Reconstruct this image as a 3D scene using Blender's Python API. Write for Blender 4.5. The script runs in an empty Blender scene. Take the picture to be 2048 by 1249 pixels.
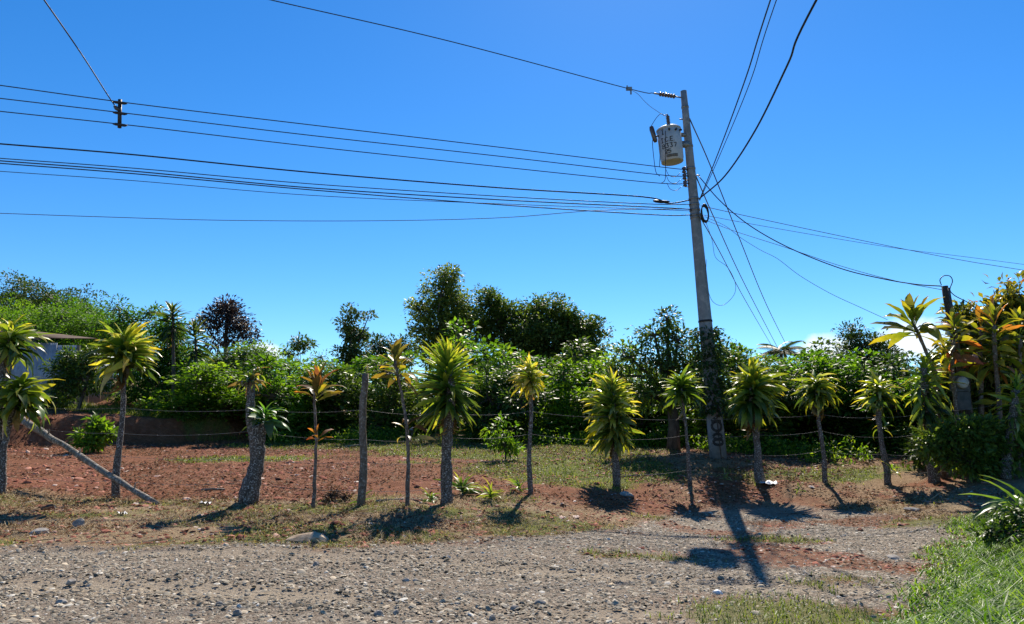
import bpy, math, random
import numpy as np
from mathutils import Vector, Matrix

# ------------------------------------------------------------------ camera, sky, sun, exposure
SC = bpy.context.scene
COL = SC.collection
F = 1463.0                                   # focal length in photo pixels (2048 wide)
CAMZ = 1.6
PITCH = math.atan((860 - 624.5) / F)
cam_d = bpy.data.cameras.new('camera')
cam_d.sensor_width = 36.0
cam_d.lens = 36.0 * F / 2048.0
cam_d.clip_start = 0.05
cam_d.clip_end = 6000
cam = bpy.data.objects.new('camera', cam_d)
COL.objects.link(cam)
cam.location = (0, 0, CAMZ)
cam.rotation_euler = (math.pi / 2 + PITCH, 0, 0)
SC.camera = cam

SUN_AZ = math.radians(10.8)                  # to the right of straight ahead
SUN_EL = math.radians(44.3)
W = bpy.data.worlds.new('World')
SC.world = W
W.use_nodes = True
wn, wl = W.node_tree.nodes, W.node_tree.links
wn.clear()
out = wn.new('ShaderNodeOutputWorld')
bg = wn.new('ShaderNodeBackground')
bg.inputs['Strength'].default_value = 0.089
sky = wn.new('ShaderNodeTexSky')
sky.sky_type = 'NISHITA'
sky.sun_disc = False
sky.sun_elevation = SUN_EL
sky.sun_rotation = SUN_AZ
sky.altitude = 600
sky.air_density = 1.0
sky.dust_density = 0.1
sky.ozone_density = 3.0
hs = wn.new('ShaderNodeHueSaturation')
hs.inputs['Saturation'].default_value = 1.33
hs.inputs['Value'].default_value = 1.0
wl.new(sky.outputs[0], hs.inputs['Color'])
# low cumulus banks along the horizon
tc = wn.new('ShaderNodeTexCoord')
CLOUDS = [(1655, 700, .055), (1835, 682, .075), (1975, 655, .06), (525, 712, .04), (430, 740, .04)]
acc = None
for (cx, cy, rad) in CLOUDS:
    u, v = (cx - 1024) / F, (624.5 - cy) / F
    d = Vector((u, math.cos(PITCH) - v * math.sin(PITCH), math.sin(PITCH) + v * math.cos(PITCH))).normalized()
    sub = wn.new('ShaderNodeVectorMath'); sub.operation = 'SUBTRACT'
    wl.new(tc.outputs['Generated'], sub.inputs[0]); sub.inputs[1].default_value = d
    scl = wn.new('ShaderNodeVectorMath'); scl.operation = 'MULTIPLY'
    wl.new(sub.outputs[0], scl.inputs[0]); scl.inputs[1].default_value = (1, 1, 1.7)
    ln = wn.new('ShaderNodeVectorMath'); ln.operation = 'LENGTH'
    wl.new(scl.outputs[0], ln.inputs[0])
    mr = wn.new('ShaderNodeMapRange')
    wl.new(ln.outputs['Value'], mr.inputs['Value'])
    mr.inputs['From Min'].default_value = 0; mr.inputs['From Max'].default_value = rad
    mr.inputs['To Min'].default_value = 1; mr.inputs['To Max'].default_value = 0
    if acc is None:
        acc = mr.outputs[0]
    else:
        mx = wn.new('ShaderNodeMath'); mx.operation = 'MAXIMUM'
        wl.new(acc, mx.inputs[0]); wl.new(mr.outputs[0], mx.inputs[1]); acc = mx.outputs[0]
nz = wn.new('ShaderNodeTexNoise')
nz.inputs['Scale'].default_value = 22; nz.inputs['Detail'].default_value = 7; nz.inputs['Roughness'].default_value = .6
wl.new(tc.outputs['Generated'], nz.inputs['Vector'])
ad = wn.new('ShaderNodeMath'); ad.operation = 'ADD'
wl.new(acc, ad.inputs[0]); wl.new(nz.outputs['Fac'], ad.inputs[1])
cm = wn.new('ShaderNodeMapRange')
wl.new(ad.outputs[0], cm.inputs['Value'])
cm.inputs['From Min'].default_value = .82; cm.inputs['From Max'].default_value = 1.15
cm.inputs['To Min'].default_value = 0; cm.inputs['To Max'].default_value = .85
mixc = wn.new('ShaderNodeMix'); mixc.data_type = 'RGBA'
wl.new(cm.outputs[0], mixc.inputs['Factor'])
tint = wn.new('ShaderNodeMix'); tint.data_type = 'RGBA'; tint.blend_type = 'MULTIPLY'; tint.inputs['Factor'].default_value = 1
wl.new(hs.outputs[0], tint.inputs['A']); tint.inputs['B'].default_value = (.73, .93, 1.07, 1)
wl.new(tint.outputs['Result'], mixc.inputs['A'])
mixc.inputs['B'].default_value = (7.6, 8.0, 8.6, 1)
wl.new(mixc.outputs['Result'], bg.inputs['Color'])
wl.new(bg.outputs[0], out.inputs['Surface'])

sun_d = bpy.data.lights.new('sun', 'SUN')
sun_d.energy = 5.0
sun_d.angle = math.radians(.53)
sun_d.color = (1.0, .91, .78)
sun = bpy.data.objects.new('sun', sun_d)
COL.objects.link(sun)
to_sun = Vector((math.sin(SUN_AZ) * math.cos(SUN_EL), math.cos(SUN_AZ) * math.cos(SUN_EL), math.sin(SUN_EL)))
sun.rotation_euler = to_sun.to_track_quat('Z', 'Y').to_euler()
sun.location = (10, 40, 40)

vs = SC.view_settings
vs.view_transform = 'Standard'
vs.look = 'None'
vs.exposure = 0.74
vs.gamma = 1.0
vs.use_curve_mapping = False
SC.render.engine = 'CYCLES'
SC.cycles.max_bounces = 8
SC.cycles.transmission_bounces = 6
SC.cycles.transparent_max_bounces = 8

R = math.radians
rng = np.random.default_rng(7)

# ------------------------------------------------------------------ pixel helpers
CP, SP = math.cos(PITCH), math.sin(PITCH)
def ray(px, py):
    u, v = (px - 1024) / F, (624.5 - py) / F
    return np.array((u, CP - v * SP, SP + v * CP))
def P(px, py, Y):
    d = ray(px, py); t = Y / d[1]
    return np.array((d[0] * t, Y, CAMZ + d[2] * t))
def PZ(px, py, z):
    d = ray(px, py); t = (z - CAMZ) / d[2]
    return np.array((d[0] * t, d[1] * t, z))
def S(pix, Y):                               # pixels -> metres at a depth
    return pix * Y / F

# ------------------------------------------------------------------ value noise in python
def vnoise(x, y, seed=0):
    xi, yi = np.floor(x).astype(np.int64), np.floor(y).astype(np.int64)
    xf, yf = x - xi, y - yi
    def h(a, b):
        n = (a * 374761393 + b * 668265263 + seed * 974711) & 0x7fffffff
        n = ((n ^ (n >> 13)) * 1274126177) & 0x7fffffff
        return ((n ^ (n >> 16)) & 0xffff) / 65535.0
    sx, sy = xf * xf * (3 - 2 * xf), yf * yf * (3 - 2 * yf)
    a, b, c, d = h(xi, yi), h(xi + 1, yi), h(xi, yi + 1), h(xi + 1, yi + 1)
    return (a * (1 - sx) + b * sx) * (1 - sy) + (c * (1 - sx) + d * sx) * sy
def fbm(x, y, seed=0, o=4):
    s, a, t = 0, 1, 0
    for k in range(o):
        s = s + a * vnoise(x * 2 ** k, y * 2 ** k, seed + k); t += a; a *= .5
    return s / t

# ------------------------------------------------------------------ terrain
ctrl = []
for yy in (-6, 0, 4, 8):
    for xx in (-14, -7, 0, 7, 14):
        ctrl.append((xx, yy, .30 * max(0, min(1, (2 - xx) / 8)) * max(0, min(1, (yy + 2) / 9))))
for (px, py, z_) in ((0, 1085, .27), (400, 1090, .27), (700, 1093, .24), (1000, 1072, .18), (1200, 1035, .12)):
    ctrl.append(tuple(PZ(px, py, z_)))
for (px, py) in ((1400, 1010), (1550, 1005), (1700, 1010), (1850, 1030)):
    ctrl.append(tuple(PZ(px, py, .1)))
for (px, py, Y) in ((-20, 985, 12.6), (240, 993, 12.8), (500, 1008, 12.4), (628, 1012, 12.1), (722, 1010, 12.2), (815, 1012, 12.1),
                    (893, 1005, 12.6), (1060, 990, 14.0), (1233, 970, 16.4), (1380, 968, 16.8), (1520, 964, 17.2), (1650, 965, 17.2),
                    (1775, 968, 17.0), (1880, 955, 16.6), (2000, 950, 16.0),
                    (300, 940, 17), (60, 940, 16.5), (600, 940, 16.5), (900, 942, 16.5), (0, 905, 21), (130, 895, 22.5), (250, 890, 24), (380, 884, 26), (470, 884, 26), (600, 880, 27), (800, 880, 27),
                    (1000, 882, 26.5), (1150, 888, 25), (1437, 914, 19.5), (1330, 920, 19.5), (1600, 925, 19.8), (1700, 908, 21.5), (1850, 925, 18.5), (1950, 930, 18),
                    ):
    ctrl.append(tuple(P(px, py, Y)))
for (px, py, Y) in ((0, 838, 22.3), (120, 832, 23.8), (220, 830, 25.2), (320, 836, 26.8), (0, 815, 26), (150, 815, 27.5)):
    c_ = P(px, py, Y); ctrl.append((c_[0], c_[1], c_[2] - .8))
ctrl += [(-60, 60, 9), (-40, 60, 7.5), (-25, 55, 5), (-12, 55, 3), (0, 50, 2.2), (15, 50, 2.0), (30, 50, 2.0), (60, 60, 2.2), (30, 25, 1.2), (24, 14, .4), (24, 5, 0.1),
         (-30, 30, 3.0), (-26, 16, 1.0), (-24, 8, .15), (0, 36, 1.9), (14, 34, 1.6), (-12, 34, 2.6)]
ctrl = np.array(ctrl)
def _tps(r2):
    return r2 * np.log(r2 + 1e-9)
n = len(ctrl)
A = np.zeros((n + 3, n + 3))
dx = ctrl[:, None, 0] - ctrl[None, :, 0]; dy = ctrl[:, None, 1] - ctrl[None, :, 1]
A[:n, :n] = _tps(dx * dx + dy * dy) + np.eye(n) * .05
A[:n, n] = 1; A[:n, n + 1:] = ctrl[:, :2]; A[n, :n] = 1; A[n + 1:, :n] = ctrl[:, :2].T
sol = np.linalg.solve(A, np.concatenate([ctrl[:, 2], np.zeros(3)]))
def sstep(a, b, x):
    t = np.clip((x - a) / (b - a), 0, 1)
    return t * t * (3 - 2 * t)
def height(x, y, fine=True):
    x = np.atleast_1d(np.asarray(x, float)); y = np.atleast_1d(np.asarray(y, float))
    z = np.full(x.shape, sol[n])
    z = z + sol[n + 1] * x + sol[n + 2] * y
    for k in range(n):
        z = z + sol[k] * _tps((x - ctrl[k, 0]) ** 2 + (y - ctrl[k, 1]) ** 2)
    far = 2.0 + 7 * sstep(5, 60, -x) * sstep(30, 70, y)
    wgt = 1 - sstep(24, 40, np.abs(x)) * 1.0
    wgt = wgt * (1 - sstep(38, 60, y)) * sstep(-12, -4, y)
    far = far * sstep(9, 30, y)
    z = z * wgt + far * (1 - wgt)
    yb = np.interp(x, (-30, -15, -13.9, -12.7, -11.4, -9), (19.5, 21.4, 22.7, 24.0, 25.8, 28.5)) + 1.0 * (fbm(x * .9, y * .3, 83) - .5)
    z = z + .8 * sstep(-.05, .75 + .5 * fbm(x * 1.7, y * .2, 85), y - yb) * sstep(9.4, 11.2, -x) * (1 - sstep(34, 44, y))
    ye = edge_y(x)
    onroad = 1 - sstep(-.5, .6, y - ye)
    z = z * (1 - onroad) + np.clip(z, -.04, .34) * onroad
    if fine:
        amp = .012 + .05 * (1 - onroad)
        z = z + amp * (fbm(x * 1.1, y * 1.1, 3) - .5) * 2
        z = z + (.006 + .03 * (1 - onroad)) * (fbm(x * 5, y * 5, 11, 3) - .5) * 2
    return z
# far edge of the gravel (road plus driveway mouth)
_e = np.array([PZ(px, py, .27 - .17 * max(0, min(1, (px - 600) / 700)))[:2] for (px, py) in ((-200, 1082), (0, 1085), (250, 1092), (480, 1088), (700, 1096), (880, 1082), (1000, 1080), (1120, 1066), (1240, 1048),
                                                     (1350, 1024), (1480, 1008), (1600, 1008), (1720, 1018), (1850, 1034), (1960, 1047))])
def edge_y(x):
    return np.interp(x, _e[:, 0], _e[:, 1], left=_e[0, 1], right=_e[-1, 1] - .5)
# right-hand lush grass boundary (x as a function of y)
_g = np.array([PZ(px, py, 0.03)[:2] for (px, py) in ((1640, 1300), (1720, 1249), (1800, 1200), (1825, 1135), (1875, 1080), (1925, 1050), (1990, 1040))])
def grass_x(y):
    return np.interp(y, _g[:, 1], _g[:, 0], left=_g[0, 0] - .5, right=_g[-1, 0])
def hz(x, y):
    return float(height(x, y)[0])
def G(px, py):
    d = ray(px, py); lo = 1.0
    for t in np.linspace(2, 80, 500):
        p = d * t + (0, 0, CAMZ)
        if p[2] < height(p[0], p[1], False)[0]:
            a, b = lo, t
            for _ in range(14):
                m = .5 * (a + b); p = d * m + (0, 0, CAMZ)
                if p[2] < height(p[0], p[1], False)[0]: b = m
                else: a = m
            p = d * b + (0, 0, CAMZ)
            return np.array((p[0], p[1], hz(p[0], p[1])))
        lo = t
    return d * 60 + (0, 0, CAMZ)

def axis(fine, far):
    a = [0.0]; st = fine
    while a[-1] < far:
        if a[-1] > 17: st = min(st * 1.13, 60)
        a.append(a[-1] + st)
    return np.array(a)
ax = axis(.11, 900); xs = np.concatenate([-ax[::-1][:-1], ax]) + .5
ys = [-60.0, -30, -15, -8, -4, -2, 0, 1, 2, 3, 4]
st = .1
while ys[-1] < 1500:
    if ys[-1] > 29: st = min(st * 1.09, 90)
    ys.append(ys[-1] + st)
ys = np.array(ys)
GX, GY = np.meshgrid(xs, ys)
gx, gy = GX.ravel(), GY.ravel()
gz = height(gx, gy)

# surface masks ------------------------------------------------
def blob(x, y, px, py, rx, ry, z=.05):
    c = PZ(px, py, z)
    return np.exp(-(((x - c[0]) / rx) ** 2 + ((y - c[1]) / ry) ** 2))
def masks(x, y):
    ye = edge_y(x); nzv = fbm(x * .9, y * .9, 21) - .5; nf = fbm(x * 4, y * 4, 31) - .5
    gravel = 1 - sstep(-.35, .35, y - ye + nzv * 1.2 + nf * .5)
    lush = sstep(-.25, .45, x - grass_x(y) + nzv * 1.0 + nf * .4) * (y < 13.5) * (y > -5)
    gp = blob(x, y, 1550, 1208, .85, .75) * 1.15 + blob(x, y, 1640, 1240, 1.0, .5) + blob(x, y, 1540, 1068, 1.0, .45) + blob(x, y, 1215, 1108, 1.3, .35) * .8 + blob(x, y, 1690, 1145, .8, .5) * .7 + blob(x, y, 1860, 1045, 1.3, .5) * .9
    gp = sstep(.38, .75, gp + nzv * .7 + nf * .8)
    gravel = gravel * (1 - lush) * (1 - .75 * gp) * (1 - .8 * sstep(.50, .62, fbm(x * .55 + 3, y * .9, 95) + .1 * blob(x, y, 1650, 1060, 1.6, .6)) * sstep(.5, 3.5, x))
    verge = sstep(-.3, .3, y - ye + nzv * .8) * (1 - sstep(-.4, .5, y - (12.6 + .23 * np.clip(x + 3, 0, 12) + nzv)))
    vg = verge * sstep(.47, .66, fbm(x * .75 + 5, y * 1.1, 41) + .035 + .05 * (1 - sstep(0, .9, y - ye)) - .05 * sstep(-.5, 2, x))
    vg = vg * (1 - .8 * sstep(3.0, 4.5, x))
    yard = 0
    for (px, py, rx, ry, z, a) in ((430, 930, 1.6, 1.0, .7, 1.1), (560, 925, 1.0, .8, .75, .8), (700, 897, 3.0, 1.6, 1.0, 1.0), (960, 905, 3.2, 1.7, .95, 1.1), (1130, 915, 2.2, 2.6, .8, 1.3),
                                   (1150, 965, 1.3, 1.2, .45, 1.0), (1050, 890, 5, 2, 1.1, .8), (1180, 935, 1.8, 1.5, .65, .9), (1000, 960, 1.0, .8, .5, .7), (1600, 945, 2.2, .9, .6, .62), (1750, 935, 2.2, .9, .7, .55), (820, 935, 1.0, .7, .7, .5), (880, 915, 1.6, 1.2, .85, .8), (1060, 950, 1.6, 1.2, .55, .9), (560, 900, 2, 1.0, .95, .6), (1300, 950, 1.2, .9, .55, .7)):
        yard = yard + a * blob(x, y, px, py, rx, ry, z)
    yard = yard + 1.6 * np.exp(-(((x + 15.0) / 4.5) ** 2 + ((y - 27.0) / 1.3) ** 2))
    yard = sstep(.35, .8, yard + nzv * .8 + nf * .6)
    behind = sstep(24, 27, y + nzv * 2 - 5 * sstep(6, 9, -x))
    beh_g = behind * sstep(.45, .6, fbm(x * .3, y * .3, 51))
    grass = np.clip(np.maximum.reduce([lush, gp * .9, vg, yard * (1 - behind), beh_g]), 0, 1)
    dry = verge * sstep(.30, .55, fbm(x * .8, y * 1.3, 61) + .16)
    dry = np.maximum(dry, .75 * sstep(2.5, 4.5, x) * (1 - sstep(-.4, .4, ye - y)) * sstep(.4, .6, fbm(x * 1.1, y * 1.1, 67) + .06))
    dry = np.maximum(dry, .8 * behind)
    return gravel, grass, np.clip(dry, 0, 1), lush, gp
gravel_m, grass_m, dry_m, lush_m, gp_m = masks(gx, gy)
def rutf(x, y):
    wav = .35 * (fbm(x * .25, y * .1, 73) - .5) + .12 * x * sstep(0, 3, x)
    return (np.exp(-((y - 6.9 + wav) / .34) ** 2) + np.exp(-((y - 8.45 + wav) / .32) ** 2)) * sstep(.38, .58, fbm(x * .4, y * .9, 75) + .1)
rut_m = rutf(gx, gy) * gravel_m
gz = gz - .03 * rut_m

# ------------------------------------------------------------------ material helpers
def newmat(name):
    m = bpy.data.materials.new(name); m.use_nodes = True
    nt = m.node_tree; nt.nodes.clear()
    o = nt.nodes.new('ShaderNodeOutputMaterial')
    b = nt.nodes.new('ShaderNodeBsdfPrincipled')
    nt.links.new(b.outputs[0], o.inputs['Surface'])
    return m, nt, b, o
def N(nt, t, **kw):
    nd = nt.nodes.new(t)
    for k, v in kw.items():
        if k.startswith('_'):
            setattr(nd, k[1:], v)
        else:
            nd.inputs[k].default_value = v
    return nd
def noise(nt, scale, detail=5, rough=.6, coord='Object', vec=None):
    t = N(nt, 'ShaderNodeTexNoise', Scale=scale, Detail=detail, Roughness=rough)
    if vec is None:
        c = nt.nodes.new('ShaderNodeTexCoord'); vec = c.outputs[coord]
    nt.links.new(vec, t.inputs['Vector'])
    return t
def ramp(nt, fac, stops):
    r = nt.nodes.new('ShaderNodeValToRGB')
    el = r.color_ramp.elements
    while len(el) < len(stops): el.new(.5)
    for e, (p, c) in zip(el, stops):
        e.position = p; e.color = (*c, 1) if len(c) == 3 else c
    nt.links.new(fac, r.inputs[0])
    return r
def mix(nt, fac, a, b, mode='MIX'):
    m = nt.nodes.new('ShaderNodeMix'); m.data_type = 'RGBA'; m.blend_type = mode
    if isinstance(fac, (int, float)): m.inputs['Factor'].default_value = fac
    else: nt.links.new(fac, m.inputs['Factor'])
    for k, v in (('A', a), ('B', b)):
        if isinstance(v, tuple): m.inputs[k].default_value = (*v, 1)
        else: nt.links.new(v, m.inputs[k])
    return m.outputs['Result']
def bump(nt, b, h, strength=.4, dist=.02):
    bp = N(nt, 'ShaderNodeBump', Strength=strength, Distance=dist)
    nt.links.new(h, bp.inputs['Height']); nt.links.new(bp.outputs[0], b.inputs['Normal'])
def simple(name, c1, c2, scale=8, rough=.75, metal=0, bmp=.3, bdist=.01, spec=.3):
    m, nt, b, o = newmat(name)
    t = noise(nt, scale)
    r = ramp(nt, t.outputs['Fac'], ((.35, c1), (.65, c2)))
    nt.links.new(r.outputs[0], b.inputs['Base Color'])
    b.inputs['Roughness'].default_value = rough; b.inputs['Metallic'].default_value = metal
    b.inputs['Specular IOR Level'].default_value = spec
    if bmp: bump(nt, b, t.outputs['Fac'], bmp, bdist)
    return m
M = {}
def ground_mat():
    m, nt, b, o = newmat('ground_soil_grass_gravel')
    L = nt.links
    at = {}
    for k in ('gravel', 'grass', 'dry', 'rut'):
        a = nt.nodes.new('ShaderNodeAttribute'); a.attribute_name = k; at[k] = a.outputs['Fac']
    big = noise(nt, .7, 6); mid = noise(nt, 5, 6, .65); fine = noise(nt, 38, 5, .7)
    soil = ramp(nt, mid.outputs['Fac'], ((.3, (.10, .042, .026)), (.5, (.24, .098, .05)), (.7, (.38, .19, .11))))
    soil2 = mix(nt, big.outputs['Fac'], soil.outputs[0], (.25, .098, .046))
    sp = ramp(nt, fine.outputs['Fac'], ((.35, (.55, .5, .45)), (.6, (1, 1, 1)), (.75, (1.25, 1.2, 1.1))))
    soil3 = mix(nt, .8, soil2, sp.outputs[0], 'MULTIPLY')
    straw = ramp(nt, fine.outputs['Fac'], ((.3, (.13, .085, .045)), (.5, (.28, .195, .11)), (.72, (.48, .38, .24))))
    gr = ramp(nt, fine.outputs['Fac'], ((.3, (.05, .06, .012)), (.5, (.13, .145, .03)), (.7, (.24, .22, .07))))
    vor = N(nt, 'ShaderNodeTexVoronoi', Scale=30.0)
    tcn = nt.nodes.new('ShaderNodeTexCoord'); L.new(tcn.outputs['Object'], vor.inputs['Vector'])
    sepc = nt.nodes.new('ShaderNodeSeparateColor'); L.new(vor.outputs['Color'], sepc.inputs[0])
    gv = ramp(nt, sepc.outputs[0], ((0, (.11, .092, .072)), (.5, (.25, .212, .165)), (1, (.44, .385, .31))))
    gv2 = mix(nt, big.outputs['Fac'], gv.outputs[0], (.24, .175, .12))
    c = mix(nt, at['dry'], soil3, straw.outputs[0])
    c = mix(nt, at['grass'], c, gr.outputs[0])
    c = mix(nt, at['gravel'], c, gv2)
    dust = ramp(nt, fine.outputs['Fac'], ((.3, (.27, .215, .15)), (.7, (.46, .385, .285))))
    rf = N(nt, 'ShaderNodeMath', _operation='MULTIPLY'); L.new(at['rut'], rf.inputs[0]); rf.inputs[1].default_value = .8
    c = mix(nt, rf.outputs[0], c, dust.outputs[0])
    L.new(c, b.inputs['Base Color'])
    b.inputs['Roughness'].default_value = .95
    b.inputs['Specular IOR Level'].default_value = .15
    hsum = N(nt, 'ShaderNodeMath', _operation='ADD')
    L.new(mid.outputs['Fac'], hsum.inputs[0]); L.new(fine.outputs['Fac'], hsum.inputs[1])
    bump(nt, b, hsum.outputs[0], .9, .05)
    return m
M['ground'] = ground_mat()

def leafmat(name, stops, rough=.38, trans=.45, spec=.5, tint=(1.25, 1.2, .45), objcol=False):
    m, nt, b, o = newmat(name)
    L = nt.links
    if objcol:
        oi = nt.nodes.new('ShaderNodeObjectInfo')
        t = noise(nt, 7, 3)
        v = ramp(nt, t.outputs['Fac'], ((.3, (.7, .72, .7)), (.7, (1.2, 1.15, 1.1))))
        col = mix(nt, 1.0, oi.outputs['Color'], v.outputs[0], 'MULTIPLY')
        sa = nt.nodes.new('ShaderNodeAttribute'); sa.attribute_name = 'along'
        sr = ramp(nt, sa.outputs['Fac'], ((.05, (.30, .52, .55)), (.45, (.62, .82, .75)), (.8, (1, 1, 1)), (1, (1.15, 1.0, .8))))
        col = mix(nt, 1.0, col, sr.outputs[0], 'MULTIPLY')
    else:
        a = nt.nodes.new('ShaderNodeAttribute'); a.attribute_name = 'rnd'
        r = ramp(nt, a.outputs['Fac'], stops); col = r.outputs[0]
        oi = nt.nodes.new('ShaderNodeObjectInfo')
        h = N(nt, 'ShaderNodeHueSaturation'); L.new(col, h.inputs['Color'])
        mr = N(nt, 'ShaderNodeMapRange'); L.new(oi.outputs['Random'], mr.inputs[0])
        mr.inputs['To Min'].default_value = .78; mr.inputs['To Max'].default_value = 1.25
        L.new(mr.outputs[0], h.inputs['Value'])
        mr2 = N(nt, 'ShaderNodeMapRange'); L.new(oi.outputs['Random'], mr2.inputs[0])
        mr2.inputs['To Min'].default_value = .515; mr2.inputs['To Max'].default_value = .485
        L.new(mr2.outputs[0], h.inputs['Hue'])
        col = h.outputs[0]
    L.new(col, b.inputs['Base Color'])
    b.inputs['Roughness'].default_value = rough
    b.inputs['Specular IOR Level'].default_value = spec
    tr = nt.nodes.new('ShaderNodeBsdfTranslucent')
    tcx = mix(nt, 1.0, col, tint, 'MULTIPLY')
    L.new(tcx, tr.inputs['Color'])
    ms = nt.nodes.new('ShaderNodeMixShader'); ms.inputs[0].default_value = trans
    L.new(b.outputs[0], ms.inputs[1]); L.new(tr.outputs[0], ms.inputs[2])
    L.new(ms.outputs[0], o.inputs['Surface'])
    return m
M['leaf_orchard'] = leafmat('orchard_leaf', ((0, (.03, .068, .010)), (.45, (.075, .155, .018)), (.75, (.15, .25, .03)), (1, (.27, .33, .05))), .48, .55, .3, tint=(1.6, 1.7, .4))
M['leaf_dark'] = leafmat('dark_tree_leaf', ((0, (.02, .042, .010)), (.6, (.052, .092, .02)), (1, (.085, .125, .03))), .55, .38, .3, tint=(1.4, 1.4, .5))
M['leaf_dome'] = leafmat('dome_tree_leaf', ((0, (.03, .06, .014)), (.5, (.10, .15, .03)), (1, (.24, .28, .07))), .45, .5, .3, (1.4, 1.4, .5))
M['leaf_purple'] = leafmat('purple_tree_leaf', ((0, (.022, .018, .018)), (.6, (.05, .036, .034)), (1, (.09, .075, .05))), .5, .3, tint=(1.2, .9, .7))
M['leaf_bright'] = leafmat('bright_tree_leaf', ((0, (.04, .085, .012)), (.6, (.09, .18, .022)), (1, (.17, .26, .045))), .55, .5, .3, tint=(1.5, 1.6, .45))
M['leaf_mid'] = leafmat('shrub_leaf', ((0, (.028, .06, .012)), (.6, (.075, .135, .022)), (1, (.18, .24, .045))), .45, .42, .35, tint=(1.4, 1.4, .5))
M['leaf_yellow'] = leafmat('yellow_red_leaf', ((0, (.06, .09, .02)), (.35, (.16, .18, .025)), (.65, (.42, .36, .03)), (.9, (.45, .22, .03)), (1, (.35, .06, .03))), .4, .5, tint=(1.4, 1.2, .5))
M['leaf_yellowgreen'] = leafmat('yellow_green_leaf', ((0, (.025, .045, .012)), (.45, (.06, .095, .02)), (.65, (.18, .21, .03)), (.88, (.48, .43, .05)), (1, (.45, .2, .04))), .4, .42, tint=(1.4, 1.25, .5))
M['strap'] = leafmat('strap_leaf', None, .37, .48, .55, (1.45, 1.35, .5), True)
M['grass'] = leafmat('grass_blade', ((0, (.07, .11, .015)), (.5, (.15, .20, .028)), (1, (.32, .32, .08))), .5, .45, .3, (1.4, 1.4, .5))
M['grass_lush'] = leafmat('lush_blade', ((0, (.03, .085, .010)), (.6, (.085, .19, .018)), (1, (.20, .30, .04))), .45, .5, .35, (1.5, 1.5, .4))
M['grass_verge'] = leafmat('verge_blade', ((0, (.11, .14, .025)), (.5, (.21, .22, .05)), (.75, (.34, .28, .12)), (1, (.5, .40, .22))), .6, .35, .2, (1.2, 1.2, .6))
M['grass_dry'] = leafmat('dry_blade', ((0, (.13, .085, .045)), (.5, (.30, .21, .12)), (1, (.56, .45, .30))), .8, .2, .1, (1.1, 1, .8))
M['litter'] = leafmat('dead_leaf', ((0, (.07, .035, .02)), (.5, (.17, .085, .045)), (.85, (.30, .18, .10)), (1, (.45, .36, .26))), .8, .15, .15, (1.1, 1, .8))
def bark(name, dark, light, blotch=None, scale=9):
    m, nt, b, o = newmat(name)
    L = nt.links
    tcn = nt.nodes.new('ShaderNodeTexCoord')
    mp = nt.nodes.new('ShaderNodeMapping'); mp.inputs['Scale'].default_value = (1, 1, .35); L.new(tcn.outputs['Object'], mp.inputs[0])
    t = noise(nt, scale, 6, .7, vec=mp.outputs[0]); t2 = noise(nt, scale * 1.7, 4, .6)
    r = ramp(nt, t.outputs['Fac'], ((.35, dark), (.65, light))); c = r.outputs[0]
    if blotch:
        k = ramp(nt, t2.outputs['Fac'], ((.52, (0, 0, 0)), (.66, (1, 1, 1))))
        c = mix(nt, k.outputs[0], c, blotch)
    L.new(c, b.inputs['Base Color']); b.inputs['Roughness'].default_value = .9
    b.inputs['Specular IOR Level'].default_value = .2
    bump(nt, b, t.outputs['Fac'], .8, .02)
    return m
M['bark'] = bark('tree_bark', (.04, .032, .025), (.12, .10, .08))
M['bark_lichen'] = bark('lichen_bark', (.05, .038, .03), (.12, .10, .085), (.43, .41, .38), 24)
M['bark_red'] = bark('thin_stem_bark', (.07, .045, .035), (.2, .15, .12), (.3, .27, .24), 14)
M['post_wood'] = bark('weathered_post_wood', (.07, .05, .038), (.2, .16, .125), (.32, .29, .26), 16)
M['post_dark'] = bark('dark_post_wood', (.03, .025, .02), (.085, .07, .058), None, 16)
M['log'] = bark('weathered_log', (.08, .066, .052), (.25, .215, .175), (.42, .39, .35), 15)
M['concrete'] = bark('pole_concrete', (.15, .158, .17), (.24, .248, .26), (.29, .29, .29), 4)
M['steel'] = simple('galvanised_steel', (.16, .16, .16), (.27, .27, .27), 20, .5, .6, .1)
M['blackrubber'] = simple('black_cable_sheath', (.012, .012, .014), (.03, .03, .032), 12, .5, 0, 0)
M['wire'] = simple('weathered_wire', (.03, .03, .035), (.07, .07, .075), 6, .5, .3, 0)
M['wire_grey'] = simple('pale_wire', (.10, .11, .12), (.16, .17, .18), 6, .5, .3, 0)
M['barbed'] = simple('barbed_steel', (.13, .125, .12), (.24, .23, .22), 30, .6, .3, 0)
M['porcelain'] = simple('brown_porcelain', (.05, .028, .02), (.10, .05, .035), 6, .25, 0, 0, spec=.6)
M['tank'] = simple('transformer_paint', (.36, .37, .38), (.47, .47, .46), 4, .5, 0, .08)
M['black_paint'] = simple('black_paint', (.012, .012, .014), (.03, .03, .03), 20, .6, 0, 0)
M['faded_paint'] = simple('faded_black_paint', (.014, .014, .016), (.05, .05, .05), 9, .8, 0, 0)
M['rock'] = simple('field_stone', (.17, .15, .13), (.38, .35, .31), 9, .9, 0, .5, .02)
M['rock_tan'] = simple('tan_stone', (.26, .18, .11), (.46, .35, .24), 9, .9, 0, .5, .02)
M['rock_red'] = simple('red_clod', (.14, .05, .028), (.25, .10, .055), 9, .95, 0, .6, .02)
M['gravel'] = leafmat('gravel_stone', ((0, (.10, .083, .064)), (.4, (.26, .22, .168)), (.75, (.42, .36, .285)), (.92, (.50, .39, .28)), (1, (.68, .63, .55))), .9, 0.0, .2)
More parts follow.
